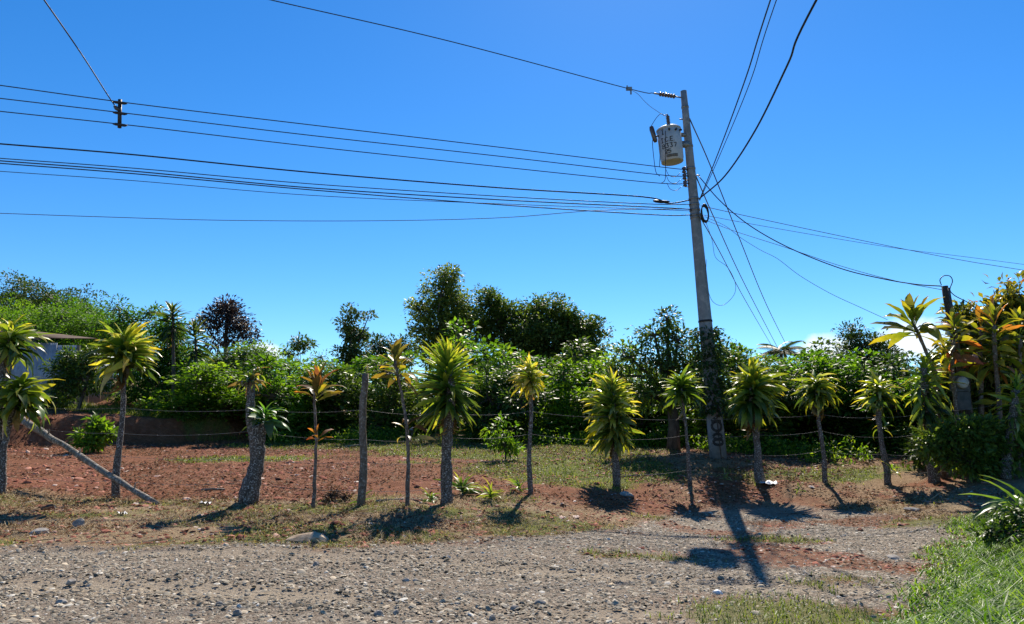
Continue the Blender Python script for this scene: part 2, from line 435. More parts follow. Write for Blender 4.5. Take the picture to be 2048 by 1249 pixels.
M['clod'] = leafmat('soil_clod', ((0, (.11, .045, .026)), (.6, (.24, .10, .056)), (.9, (.36, .19, .12)), (1, (.55, .48, .40))), .95, 0.0, .1)
M['zinc'] = simple('blue_grey_zinc', (.22, .26, .31), (.38, .42, .48), 5, .5, .1, .05)
M['rust'] = simple('rusty_zinc', (.035, .022, .017), (.09, .055, .038), 3, .9, .0, .1)
M['block'] = simple('brown_block', (.15, .10, .07), (.28, .20, .15), 7, .9, 0, .4)
M['white_plastic'] = simple('white_plastic', (.6, .6, .6), (.8, .8, .8), 8, .5, 0, .3)
M['meter_grey'] = simple('meter_grey', (.05, .053, .056), (.10, .10, .10), 8, .5, .2, 0)
M['glass'] = simple('meter_glass', (.35, .37, .38), (.5, .5, .5), 8, .1, 0, 0, spec=.8)

# ------------------------------------------------------------------ mesh helpers
def link(o, parent=None):
    COL.objects.link(o)
    if parent is not None: o.parent = parent
    return o
def np_mesh(name, verts, faces, mat, rnd=None, smooth=False):
    """faces: (n,k) int array"""
    me = bpy.data.meshes.new(name)
    verts = np.asarray(verts, np.float32); faces = np.asarray(faces, np.int32)
    nf, k = faces.shape
    me.vertices.add(len(verts)); me.vertices.foreach_set('co', verts.ravel())
    me.loops.add(nf * k); me.loops.foreach_set('vertex_index', faces.ravel())
    me.polygons.add(nf); me.polygons.foreach_set('loop_start', np.arange(0, nf * k, k, dtype=np.int32))
    if smooth: me.polygons.foreach_set('use_smooth', np.ones(nf, bool))
    if rnd is not None:
        a = me.attributes.new('rnd', 'FLOAT', 'POINT'); a.data.foreach_set('value', np.asarray(rnd, np.float32))
    me.update(calc_edges=True)
    if mat: me.materials.append(mat)
    return me
class MB:
    def __init__(s): s.v = []; s.f = []; s.n = 0
    def add(s, v, f):
        s.v += [tuple(map(float, p)) for p in v]; s.f += [tuple(int(i) + s.n for i in q) for q in f]; s.n += len(v); return s
    def tube(s, pts, rad, k=8, cap=True):
        pts = [np.asarray(p, float) for p in pts]
        if np.isscalar(rad): rad = [rad] * len(pts)
        v = []; f = []
        ref = np.array((0.123, .9, .31))
        for i, p in enumerate(pts):
            t = pts[min(i + 1, len(pts) - 1)] - pts[max(i - 1, 0)]
            t = t / (np.linalg.norm(t) + 1e-12)
            if i == 0 and abs(t @ ref) > .9: ref = np.array((1., 0, 0))
            a = np.cross(t, ref); a /= np.linalg.norm(a) + 1e-12; b = np.cross(t, a); ref = b if False else ref
            for j in range(k):
                an = 2 * math.pi * j / k
                v.append(p + rad[i] * (math.cos(an) * a + math.sin(an) * b))
        for i in range(len(pts) - 1):
            for j in range(k):
                f.append((i * k + j, i * k + (j + 1) % k, (i + 1) * k + (j + 1) % k, (i + 1) * k + j))
        if cap:
            f.append(tuple(range(k))[::-1]); f.append(tuple((len(pts) - 1) * k + j for j in range(k)))
        return s.add(v, f)
    def box(s, c, sz, rot=None):
        v = [np.array((x * sz[0] / 2, y * sz[1] / 2, z * sz[2] / 2)) for x in (-1, 1) for y in (-1, 1) for z in (-1, 1)]
        if rot is not None: v = [np.array(rot @ Vector(p)) for p in v]
        v = [p + np.asarray(c, float) for p in v]
        return s.add(v, [(0, 1, 3, 2), (4, 6, 7, 5), (0, 4, 5, 1), (2, 3, 7, 6), (0, 2, 6, 4), (1, 5, 7, 3)])
    def build(s, name, mat, parent=None, smooth=True, loc=None):
        me = bpy.data.meshes.new(name); me.from_pydata(s.v, [], s.f)
        if smooth: me.polygons.foreach_set('use_smooth', [True] * len(me.polygons))
        me.materials.append(mat); me.update()
        o = bpy.data.objects.new(name, me)
        if loc is not None: o.location = loc
        return link(o, parent)
def tag(o, label, cat, group=None, kind=None):
    if label: o['label'] = label
    if cat: o['category'] = cat
    if group: o['group'] = group
    if kind: o['kind'] = kind
    return o
def empty(name, loc, label, cat, group=None):
    o = bpy.data.objects.new(name, None); o.empty_display_size = .2
    o.location = tuple(map(float, loc)); link(o)
    return tag(o, label, cat, group)
def unit(v):
    v = np.asarray(v, float)
    return v / (np.linalg.norm(v, axis=-1, keepdims=True) + 1e-9)

def leaves(pos, d, nrm, length, width, droop=.25, fold=.25, shape=.5):
    """five-vertex folded leaves; returns verts, tris"""
    nL = len(pos); d = unit(d)
    side = unit(np.cross(d, nrm)); up = np.cross(side, d)
    length = np.broadcast_to(length, (nL,))[:, None]; width = np.broadcast_to(width, (nL,))[:, None]
    mid = pos + d * length * shape - up * length * droop * .15
    tip = pos + d * length - up * length * droop
    l = mid + side * width * .5 + up * width * fold
    r = mid - side * width * .5 + up * width * fold
    v = np.stack([pos, l, mid, r, tip], 1).reshape(-1, 3)
    b = np.arange(nL)[:, None, None] * 5
    t = np.array([[0, 1, 2], [0, 2, 3], [1, 4, 2], [2, 4, 3]])[None]
    return v, (b + t).reshape(-1, 3)

# ------------------------------------------------------------------ ground and road sheets
nx, ny = len(xs), len(ys)
idx = np.arange(nx * ny).reshape(ny, nx)
quads = np.stack([idx[:-1, :-1], idx[:-1, 1:], idx[1:, 1:], idx[1:, :-1]], -1).reshape(-1, 4)
qx, qy = gx[quads].mean(1), gy[quads].mean(1)
is_road = (qy < edge_y(qx)) & (qx < np.where(qy < 12.5, grass_x(qy), 99)) & (qy > -8) & (np.abs(qx) < 60) | ((qy > -8) & (qy < 5.0) & (np.abs(qx) < 60))
def sheet(name, q):
    used, inv = np.unique(q.ravel(), return_inverse=True)
    me = np_mesh(name, np.stack([gx, gy, gz], 1)[used], inv.reshape(-1, 4), M['ground'], None, True)
    for k, a in (('gravel', gravel_m), ('grass', grass_m), ('dry', dry_m), ('rut', rut_m)):
        at = me.attributes.new(k, 'FLOAT', 'POINT'); at.data.foreach_set('value', a[used].astype(np.float32))
    o = bpy.data.objects.new(name, me); link(o)
    o['kind'] = 'structure'
    return o
tag(sheet('ground', quads[~is_road]), 'red soil yard and grassy verge rising behind the road', None)
tag(sheet('gravel_road', quads[is_road]), 'grey gravel road with a driveway mouth on the right', None)

# ------------------------------------------------------------------ scattered stuff
def scatter(nc, x0, x1, y0, y1, fn):
    x = rng.uniform(x0, x1, nc); y = rng.uniform(y0, y1, nc)
    keep = rng.uniform(0, 1, nc) < fn(x, y)
    return x[keep], y[keep]
def inview(x, y, m=1.15):
    return (np.abs(x) < (y * .70 + .6) * m)
# gravel
ROCK = []
for k in range(6):
    r = np.random.default_rng(100 + k)
    th = np.array([0, 72, 144, 216, 288]) * math.pi / 180
    top = np.stack([np.cos(th) * .55, np.sin(th) * .55, np.full(5, .42)], 1); low = np.stack([np.cos(th + .6), np.sin(th + .6), np.full(5, -.12)], 1)
    v = np.concatenate([top, low, [[r.normal(0, .2), r.normal(0, .2), .5]]]) * r.uniform(.55, 1.4, (11, 1))
    v[:, 2] += r.uniform(-.16, .16, 11)
    f = []
    for i in range(5):
        j = (i + 1) % 5
        f += [(i, 5 + i, j), (j, 5 + i, 5 + j), (i, j, 10)]
    ROCK.append((v, np.array(f)))
def rocks(name, x, y, size, label, mat='gravel'):
    V = []; FF = []; RN = []; base = 0
    z = height(x, y)
    which = rng.integers(0, 6, len(x))
    for k in range(6):
        s = which == k; m = s.sum()
        if not m: continue
        v, f = ROCK[k]
        a = rng.uniform(0, 2 * math.pi, m); sz = size[s]
        sx, sy, szz = sz * rng.uniform(.8, 1.3, m), sz * rng.uniform(.6, 1.0, m), sz * rng.uniform(.35, .8, m)
        vx = v[None, :, 0] * sx[:, None]; vy = v[None, :, 1] * sy[:, None]; vz = v[None, :, 2] * szz[:, None]
        tl = rng.normal(0, .25, (m, 1)); vz = vz + vx * tl
        X = vx * np.cos(a)[:, None] - vy * np.sin(a)[:, None] + x[s][:, None]
        Y = vx * np.sin(a)[:, None] + vy * np.cos(a)[:, None] + y[s][:, None]
        Z = vz + z[s][:, None]
        V.append(np.stack([X, Y, Z], -1).reshape(-1, 3))
        FF.append((f[None] + (np.arange(m) * 11)[:, None, None] + base).reshape(-1, 3)); base += m * 11
        RN.append(np.repeat(rng.uniform(0, 1, m), 11))
    me = np_mesh(name, np.concatenate(V), np.concatenate(FF), M[mat], np.concatenate(RN))
    o = link(bpy.data.objects.new(name, me)); tag(o, label, 'gravel', None, 'stuff')
def gfn(x, y):
    g = masks(x, y)[0]
    track = .62 + .75 * fbm(x * .35, y * 1.2, 71) - .9 * rutf(x, y)
    return g * inview(x, y) * np.clip(track, 0, 1)
x, y = scatter(250000, -11, 11, 4.3, 14.5, gfn)
size = np.clip(rng.lognormal(math.log(.0122), .48, len(x)), .006, .055)
rocks('gravel', x, y, size, 'loose grey and tan gravel covering the road')
x, y = scatter(110000, -15, 12, 9, 25, lambda x, y: (1 - masks(x, y)[0]) * inview(x, y) * (fbm(x * .8, y * .8, 5) > .45) * .5)
rocks('soil_pebbles', x, y, np.clip(rng.lognormal(math.log(.021), .55, len(x)), .008, .09), 'small red clods and pebbles scattered over the verge and yard', 'clod')

def blades(name, x, y, hmean, hvar, wid, lean, mat, label, seg=2, bend=.5, wind=(0, 0), rb=None, zoff=-.01):
    m = len(x); z = height(x, y) + zoff
    h = hmean * np.clip(1 + hvar * rng.normal(0, 1, m), .3, 2.4)
    a = rng.uniform(0, 2 * math.pi, m)
    ln = np.abs(rng.normal(lean, .25, m))
    dirx, diry = np.cos(a) + wind[0], np.sin(a) + wind[1]
    nn = np.sqrt(dirx ** 2 + diry ** 2) + 1e-6; dirx /= nn; diry /= nn
    sa = a + rng.uniform(.8, 2.3, m); sxv, syv = np.cos(sa), np.sin(sa)
    V = []
    for k in range(seg + 1):
        t = k / seg
        ang = ln * (.4 + .6 * t) + bend * t * t
        hz_ = h * t * np.cos(np.minimum(ang, 1.75)); of = h * t * np.sin(np.minimum(ang, 1.9))
        w = wid * (1 - t * .92) * .5
        cx, cy, cz = x + dirx * of, y + diry * of, z + hz_
        if k < seg:
            V += [np.stack([cx - sxv * w, cy - syv * w, cz], 1), np.stack([cx + sxv * w, cy + syv * w, cz], 1)]
        else:
            V += [np.stack([cx, cy, cz], 1)]
    nv = 2 * seg + 1
    V = np.stack(V, 1).reshape(-1, 3)
    t = []
    for k in range(seg - 1):
        b = 2 * k; t += [(b, b + 1, b + 3), (b, b + 3, b + 2)]
    t.append((2 * seg - 2, 2 * seg - 1, 2 * seg))
    T = (np.array(t)[None] + (np.arange(m) * nv)[:, None, None]).reshape(-1, 3)
    rn = rng.uniform(0, 1, m) if rb is None else np.clip(rb, 0, 1)
    me = np_mesh(name, V, T, mat, np.repeat(rn, nv))
    o = link(bpy.data.objects.new(name, me)); tag(o, label, 'grass', None, 'stuff'); return o
# verge
def vfn(x, y):
    g, gr, dr, lu, gp = masks(x, y)
    return gr * (1 - lu) * (1 - gp) * inview(x, y) * (y < 18)
x, y = scatter(190000, -12, 11, 7.8, 16.5, vfn)
blades('verge_grass', x, y, .05, .5, .011, .55, M['grass_verge'], 'short green and straw grass along the road verge')
x, y = scatter(190000, -12, 11, 8.0, 15.5, lambda x, y: masks(x, y)[2] * inview(x, y) * sstep(.4, .6, fbm(x * 1.2, y * 1.2, 15)))
blades('dry_grass', x, y, .10, .5, .010, 1.15, M['grass_dry'], 'dry flattened straw lying on the verge under the fence', 2, .5, (.5, -.4))
x, y = scatter(190000, -19, 12, 13, 30, lambda x, y: masks(x, y)[1] * inview(x, y) * (y > 13))
blades('yard_grass', x, y, np.where(y > 25.5, .22, .08), .5, .018, .5, M['grass'], 'patchy green grass growing over the red soil yard')
x, y = scatter(60000, -1, 9, 4.5, 12.5, lambda x, y: masks(x, y)[4] * inview(x, y))
blades('road_grass', x, y, .085, .5, .010, .6, M['grass'], 'low yellow green grass patches growing through the gravel', 2, .5, (0, 0), rng.beta(1.5, 3, len(x)))
def lushfn(x, y):
    return masks(x, y)[3] * inview(x, y, 1.25) * (y > 4)
x, y = scatter(95000, 1.5, 13, 4.2, 13, lushfn)
dd = np.clip((x - grass_x(y)) / 1.4, .35, 1.3) * (.45 + 1.1 * fbm(x * 2.2, y * 2.2, 87))
blades('lush_grass', x, y, .34 * dd, .32, .021, .5, M['grass_lush'], 'lush long green grass filling the right roadside corner', 3, .9, (-.5, -.25))
x, y = scatter(230000, -18, 13, 8.5, 27, lambda x, y: inview(x, y) * (1 - masks(x, y)[0]) * (1 - masks(x, y)[3]) * sstep(.42, .68, fbm(x * .7, y * .7, 91) + .04 + .18 * (y > 21) + .12 * (x > 3) * (y > 13)) * .5)
m_ = len(x); a = rng.uniform(0, 6.28, m_)
v, t = leaves(np.stack([x, y, height(x, y) + rng.uniform(.004, .02, m_)], 1), np.stack([np.cos(a), np.sin(a), rng.normal(0, .25, m_)], 1),
              np.stack([rng.normal(0, .3, m_), rng.normal(0, .3, m_), np.ones(m_)], 1), rng.uniform(.04, .11, m_), rng.uniform(.015, .045, m_), rng.uniform(-.3, .3, m_)[:, None], .2)
me = np_mesh('leaf_litter', v, t, M['litter'], np.repeat(rng.beta(2, 2, m_), 5))
tag(link(bpy.data.objects.new('leaf_litter', me)), 'dead brown leaves littering the soil under the fence plants', 'litter', None, 'stuff')

x, y = scatter(5000, -12, 9, 8.3, 15.5, lambda x, y: masks(x, y)[2] * inview(x, y) * (fbm(x * 1.5, y * 1.5, 19) > .52))
m_ = len(x); a = rng.normal(.4, .9, m_); L_ = rng.uniform(.12, .5, m_); el_ = np.abs(rng.normal(0, .18, m_))
pos = np.stack([x, y, height(x, y) + .01], 1); dv = np.stack([np.cos(a) * np.cos(el_), np.sin(a) * np.cos(el_), np.sin(el_)], 1)
v, t = leaves(pos, dv, rng.normal(0, 1, (m_, 3)) + (0, 0, 1), L_, rng.uniform(.006, .014, m_), .06, .1)
tag(link(bpy.data.objects.new('straw_twigs', np_mesh('straw_twigs', v, t, M['grass_dry'], np.repeat(rng.beta(2, 2, m_), 5)))), 'dry straw stalks and twigs strewn under the fence', 'straw', None, 'stuff')
# ------------------------------------------------------------------ individual stones
def stone(px, py, wpx, flat, mat, label, name='stone', seed=0, group=None):
    p = G(px, py); s = S(wpx, p[1]) / 2
    r = np.random.default_rng(500 + int(px) + seed)
    import bmesh
    bm = bmesh.new(); bmesh.ops.create_icosphere(bm, subdivisions=2, radius=1)
    ph = r.uniform(0, 6, 6)
    for v_ in bm.verts:
        c = v_.co
        k = 1 + .16 * math.sin(2.3 * c.x + ph[0]) * math.cos(2.1 * c.y + ph[1]) + .12 * math.sin(3.7 * c.z + ph[2] + 2 * c.x) + r.uniform(-.05, .05)
        v_.co = c * k
        for ax_ in range(2):                         # facets
            dn = Vector((math.cos(ph[3] + ax_ * 2), math.sin(ph[3] + ax_ * 2), .5)).normalized()
            dt = v_.co.dot(dn)
            if dt > .72: v_.co -= dn * (dt - .72)
    for v_ in bm.verts:
        v_.co = Vector((v_.co.x * s, v_.co.y * s * r.uniform(.72, .78), v_.co.z * s * flat))
    me = bpy.data.meshes.new(name); bm.to_mesh(me); bm.free(); me.materials.append(mat)
    o = bpy.data.objects.new(name, me); o.location = (p[0], p[1], p[2] + s * flat * .3); o.rotation_euler = (r.normal(0, .1), r.normal(0, .1), r.uniform(0, 6.28))
    link(o); tag(o, label, 'stone', group)
STN = [(157, 1056, 27, .85, 'rock', 'rounded grey stone standing on the verge below the leaning log'),
       (80, 1066, 44, .4, 'rock', 'flat grey slab stone on the far left verge'),
       (620, 1080, 80, .3, 'rock_tan', 'wide flat tan boulder half buried at the road edge'),
       (632, 1131, 15, .8, 'rock', 'lone upright stone on the road below the flat boulder'),
       (475, 1230, 21, .7, 'rock', 'wedge shaped pale stone at the bottom edge left of centre'),
       (755, 1230, 20, .7, 'rock', 'brown grey stone at the bottom edge, left one of a pair'),
       (792, 1228, 16, .7, 'rock', 'dark stone at the bottom edge, right one of a pair'),
       (121, 1207, 21, .5, 'rock', 'pale oval stone near the bottom left corner'),
       (141, 1168, 23, .45, 'rock', 'flat grey stone on the road at the left'),
       (402, 1211, 16, .6, 'rock_tan', 'tan orange stone in the foreground gravel'),
       (440, 1211, 15, .7, 'rock', 'grey stone right beside the tan orange one'),
       (813, 1162, 16, .5, 'rock', 'light flat stone in the middle of the road, paler of two'),
       (831, 1163, 14, .6, 'rock', 'dark flat stone touching the lighter one mid road'),
       (1435, 1188, 22, .5, 'white_plastic', 'whitish stone at the left end of the grass patch'),
       (1079, 1207, 24, .5, 'rock', 'broad grey stone in the foreground gravel at centre'),
       (1029, 1219, 19, .7, 'rock', 'blocky stone just left of the broad grey one'),
       (984, 1238, 18, .8, 'rock', 'dark round stone at the bottom edge near the centre'),
       (1721, 1063, 15, .7, 'rock_red', 'dark red clod lying on the bare driveway soil'),
       (1791, 1118, 34, .3, 'rock', 'flat dark stone at the edge of the lush grass'),
       (1746, 1235, 13, .6, 'rock', 'small pale stone in the lower right grass, left of two'),
       (1769, 1241, 11, .6, 'rock', 'small pale stone in the lower right grass, right of two'),
       (95, 1018, 26, .6, 'rock_red', 'dark clod of earth on the verge under the leftmost plants'),
       (1255, 990, 36, .35, 'rock', 'pale flat stone by the foot of the bushy column plant'),
       (1825, 1025, 30, .3, 'rock', 'grey slab lying in the shade at the driveway end')]
for (px, py, w, fl, mt, lb) in STN:
    stone(px, py, w, fl, M[mt], lb)

# ------------------------------------------------------------------ strap leaf plants
def strap_mesh(name, bend, ratio, curl=.25, seg=7, petiole=0.0, twist=0.0):
    v = []; f = []; x = z = 0.0; th = 0.0
    for k in range(seg + 1):
        s = k / seg
        if k:
            th = -bend * (s - .5 / seg) ** 1.3
            x += math.cos(th) / seg; z += math.sin(th) / seg
        if s < petiole: w = ratio * .16
        else:
            q = (s - petiole) / (1 - petiole)
            w = ratio * (.30 * (1 - q) ** 2 * (petiole == 0) + math.sin(math.pi * min(1, q * .93 + .07)) ** .75 * (1.0 if q < .6 else 1 - .25 * (q - .6)))
            if k == seg: w = ratio * .03
        tw = twist * s
        wav = .06 * ratio * math.sin(k * 2.3)
        for j, e in ((0, -1), (1, 0), (2, 1)):
            yy = e * w * .5; zz = abs(e) * w * curl + (wav if e else 0)
            v.append((x - math.sin(th) * zz * 0 , yy * math.cos(tw) - zz * math.sin(tw), z + zz * math.cos(tw) + yy * math.sin(tw)))
        if k:
            a = 3 * (k - 1)
            f += [(a, a + 1, a + 4, a + 3), (a + 1, a + 2, a + 5, a + 4)]
    me = bpy.data.meshes.new(name); me.from_pydata(v, [], f)
    me.polygons.foreach_set('use_smooth', [True] * len(f)); me.materials.append(M['strap'])
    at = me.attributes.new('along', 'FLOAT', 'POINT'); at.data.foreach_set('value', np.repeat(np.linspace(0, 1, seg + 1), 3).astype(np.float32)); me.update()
    return me
BENDS = (.4, .9, 1.5, 2.3)
STRAP = {k: [[strap_mesh('leaf', b, rt, cu, 7, pe, tw) for tw in (-.5, .4)] for b in BENDS] for k, rt, cu, pe in (('broad', .155, .24, 0), ('narrow', .115, .3, 0), ('cordy', .25, .2, .18))}
YEL = [(.56, .53, .07), (.44, .46, .06), (.28, .35, .05), (.62, .53, .10), (.58, .55, .22), (.20, .28, .05)]
GRN = [(.085, .15, .03), (.12, .19, .035), (.06, .11, .025), (.17, .23, .04)]
DEAD = [(.22, .14, .07), (.14, .085, .045), (.32, .24, .14)]
ORG = [(.34, .17, .05), (.46, .32, .04), (.22, .08, .05), (.26, .15, .05), (.16, .10, .05), (.4, .3, .05)]
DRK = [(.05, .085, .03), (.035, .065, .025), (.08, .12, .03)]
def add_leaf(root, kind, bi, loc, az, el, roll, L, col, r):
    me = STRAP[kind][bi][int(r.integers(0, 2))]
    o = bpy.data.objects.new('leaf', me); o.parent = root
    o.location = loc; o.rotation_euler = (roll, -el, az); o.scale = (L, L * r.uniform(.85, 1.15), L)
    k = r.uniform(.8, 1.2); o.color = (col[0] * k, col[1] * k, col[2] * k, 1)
    COL.objects.link(o)
def rosette(root, r, p0, p1, nleaf, L, kind, top, low, dead=0, el0=75, el1=-25, arch=2.3, dpal=DEAD):
    """leaves along the stem section p0 (low) -> p1 (tip)"""
    p0 = np.asarray(p0, float); p1 = np.asarray(p1, float)
    if kind == 'broad' and nleaf > 40: nleaf = int(nleaf * 1.7)
    az0 = r.uniform(0, 6.28); lop = r.uniform(.06, .22); arch = arch + r.normal(0, .35)
    for k in range(nleaf):
        t = (k + .5) / nleaf                       # 0 = oldest
        az = k * 2.39996 + r.normal(0, .25)
        el = R(el1 + (el0 - el1) * t ** 1.3 + r.normal(0, 13) + 60 * lop * math.cos(az - az0))
        pal = top if r.uniform() < .25 + .75 * sstep(.2, .75, np.array(t)) else low
        col = pal[int(r.integers(0, len(pal)))]
        bi = int(np.clip(r.normal(arch - .8 * t, .75), 0, 3))
        add_leaf(root, kind, bi, tuple(p0 + (p1 - p0) * t + r.normal(0, .012, 3)), az, el, r.normal(0, .45), L * r.uniform(.58, 1.06) * (1 + lop * math.cos(az - az0)) * (1 - .4 * max(0, t - .6) / .4), col, r)
    for k in range(dead):
        az = r.uniform(0, 6.28)
        add_leaf(root, kind, int(r.integers(2, 4)), tuple(p0 + (p1 - p0) * r.uniform(-.15, .3)), az, R(r.uniform(-85, -50)), r.normal(0, .5), L * r.uniform(.6, .95), dpal[int(r.integers(0, len(dpal)))], r)
def trunk(root, pts, rad, mat, name='trunk', seed=0, k=10, knob=.12):
    r = np.random.default_rng(seed); base = np.array(root.location)
    P_, R_ = [], []; ph = r.uniform(0, 6.28, 2); wb = min(.03, r.uniform(.25, .5) * max(rad)); H_ = np.linalg.norm(np.asarray(pts[-1]) - np.asarray(pts[0]))
    for i in range(len(pts) - 1):
        a, b = np.asarray(pts[i]), np.asarray(pts[i + 1]); m = 6
        for j in range(m + (i == len(pts) - 2)):
            t = j / m
            q_ = a + (b - a) * t; hh_ = (q_[2] - pts[0][2]) / (H_ + 1e-6)
            P_.append(q_ - base + r.normal(0, .005, 3) + wb * math.sin(math.pi * min(1, max(0, hh_))) * np.array((math.sin(ph[0] + 5 * hh_), math.sin(ph[1] + 4 * hh_), 0))); R_.append((rad[i] + (rad[i + 1] - rad[i]) * t) * r.uniform(1 - knob, 1 + knob))
    return MB().tube(P_, R_, k).build(name, mat, root)
def plant_root(name, px, py, label, cat, group=None, sink=.04, Y=None):
    p = G(px, py) if Y is None else P(px, py, Y)
    if Y is not None: p[2] = hz(p[0], p[1])
    p[2] -= sink
    return empty(name, p, label, cat, group), p
FG = 'strap leaved plants of the living fence'
def dracaena(base, stem, wpx, crown, L, nleaf, label, kind='broad', arch=2.3, top=YEL, low=GRN, dead=6, el0=56, el1=-4, seed=1, flare=1.3, mat='bark_lichen', Y=None):
    """base px; stem list of px above base; wpx trunk width px; crown = (low px, tip px)"""
    root, p = plant_root('dracaena', base[0], base[1], label, 'plant', FG, Y=Y)
    y0 = p[1]; r = np.random.default_rng(seed)
    pts = [p] + [P(a, b, y0) for a, b in stem]
    w = S(wpx, y0) / 2
    rad = [w * flare] + [w * (1 - .25 * i / max(1, len(stem))) for i in range(1, len(stem) + 1)]
    trunk(root, pts, rad, M[mat], seed=seed)
    c0, c1 = (P(*c, y0) - p for c in crown)
    rosette(root, r, c0, c1, nleaf, S(L, y0), kind, top, low, dead, el0, el1, arch)
    return root, p, r
dracaena((-14, 990), [(-2, 860), (10, 720), (22, 672)], 13, ((18, 705), (24, 668)), 80, 64, 'tall yellow green plant cut by the left edge, upper crown', seed=3, dead=3, el0=56, el1=-4)
dracaena((2, 992), [(6, 900), (20, 840), (38, 790)], 13, ((32, 818), (42, 772)), 82, 64, 'lower green crowned plant at the left edge over the log top', seed=4, top=[(.28, .33, .05), (.18, .26, .04), (.42, .42, .06)], dead=2, el0=56, el1=-4)
dracaena((232, 993), [(238, 880), (246, 760), (249, 694)], 12, ((248, 735), (250, 688)), 82, 90, 'yellow crowned plant standing beside the leaning log', seed=5, dead=14, el0=56, el1=-4)
rt, pb, r_ = dracaena((893, 1006), [(896, 900), (900, 800), (898, 740)], 22, ((897, 815), (897, 722)), 86, 230, 'largest plant with thick pale trunk and dense spiky crown', 'narrow', seed=6, arch=.9, dead=34, el0=80, el1=-32, top=[(.30, .36, .05), (.40, .42, .06), (.20, .28, .04)], low=[(.07, .12, .03), (.10, .16, .035)], flare=1.25)
dracaena((1061, 990), [(1060, 900), (1061, 800), (1061, 748)], 9, ((1061, 775), (1061, 740)), 50, 56, 'slender plant with small bleached yellow crown behind the barbed wire', seed=7, dead=10, el0=56, el1=-4, top=[(.6, .5, .10), (.52, .45, .06), (.62, .55, .2)], low=[(.48, .40, .06), (.3, .3, .05)])
dracaena((1233, 971), [(1231, 900), (1228, 830), (1226, 765)], 13, ((1229, 880), (1225, 772)), 66, 190, 'bushy column plant leafed from its top almost to the ground', seed=8, dead=8, el0=66, el1=-14, low=[(.13, .17, .035), (.09, .14, .03), (.30, .30, .05)])
dracaena((1380, 968), [(1372, 880), (1365, 800), (1362, 770)], 7, ((1363, 795), (1362, 762)), 56, 64, 'thin stemmed green plant left of the concrete pole', seed=9, dead=3, el0=56, el1=-4, top=[(.26, .33, .05), (.18, .26, .04)])
dracaena((1520, 964), [(1512, 890), (1505, 820), (1503, 765)], 15, ((1504, 820), (1503, 752)), 72, 130, 'broad crowned plant just right of the concrete pole', seed=10, dead=20, el0=58, el1=-10, top=[(.46, .43, .05), (.32, .36, .05), (.22, .28, .05)])
dracaena((1650, 966), [(1644, 900), (1637, 820), (1632, 780)], 9, ((1634, 800), (1631, 762)), 56, 72, 'slim plant with yellow crown, second right of the pole', seed=11, dead=10, el0=56, el1=-4)
rt, pb, r_ = dracaena((1776, 968), [(1768, 900), (1759, 830), (1757, 785)], 12, ((1758, 808), (1757, 772)), 58, 60, 'plant with flat yellow crown and a low side shoot, third right of pole', seed=12, dead=5, el0=50, el1=0)
rosette(rt, r_, P(1768, 862, pb[1]) - pb, P(1772, 850, pb[1]) - pb, 7, S(40, pb[1]), 'broad', YEL, YEL, 0, 40, -10)
rosette(rt, r_, P(1780, 950, pb[1] - .1) - pb, P(1783, 935, pb[1] - .1) - pb, 8, S(34, pb[1]), 'broad', YEL, YEL, 0, 60, 10)
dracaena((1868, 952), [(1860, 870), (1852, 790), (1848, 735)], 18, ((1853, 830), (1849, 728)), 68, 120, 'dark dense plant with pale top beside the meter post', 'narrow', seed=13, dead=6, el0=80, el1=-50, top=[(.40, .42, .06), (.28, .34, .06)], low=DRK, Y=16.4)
dracaena((2010, 945), [(2015, 880), (2025, 820), (2032, 780)], 18, ((2028, 865), (2034, 765)), 64, 90, 'yellow striped plant cut by the right edge below the twiggy tree', 'narrow', seed=14, dead=8, el0=75, el1=-40, top=YEL, low=[(.35, .33, .05), (.12, .16, .03)], Y=15.5)

# thick old trunk with sprouting side rosettes
root, p = plant_root('sprouting_stump', 497, 1010, 'thick old grey trunk with green rosettes sprouting midway and on top', 'plant', None)
y0 = p[1]; r_ = np.random.default_rng(31)
trunk(root, [p, P(508, 940, y0), P(514, 880, y0), P(512, 850, y0)], [S(19, y0), S(15, y0), S(16, y0), S(11, y0)], M['bark_lichen'], 'trunk', 5, 12, .16)
trunk(root, [P(505, 880, y0), P(502, 820, y0), P(500, 762, y0)], [S(9, y0), S(8, y0), S(7, y0)], M['bark_lichen'], 'upper_trunk', 6, 10, .16)
trunk(root, [P(514, 880, y0), P(526, 858, y0), P(532, 848, y0)], [S(12, y0), S(9, y0), S(7, y0)], M['bark_lichen'], 'side_branch', 7)
rosette(root, r_, P(527, 850, y0) - p, P(530, 832, y0) - p, 34, S(62, y0), 'cordy', [(.10, .26, .05), (.16, .32, .06)], [(.06, .13, .04), (.05, .10, .04)], 0, 75, 0)
rosette(root, r_, P(500, 768, y0) - p, P(499, 755, y0) - p, 38, S(48, y0), 'broad', [(.35, .38, .06), (.2, .28, .05)], [(.22, .14, .08)], 6, 65, 0)
rosette(root, r_, P(512, 745, y0) - p, P(513, 735, y0) - p, 8, S(22, y0), 'broad', DEAD, DEAD, 0, 75, 10)

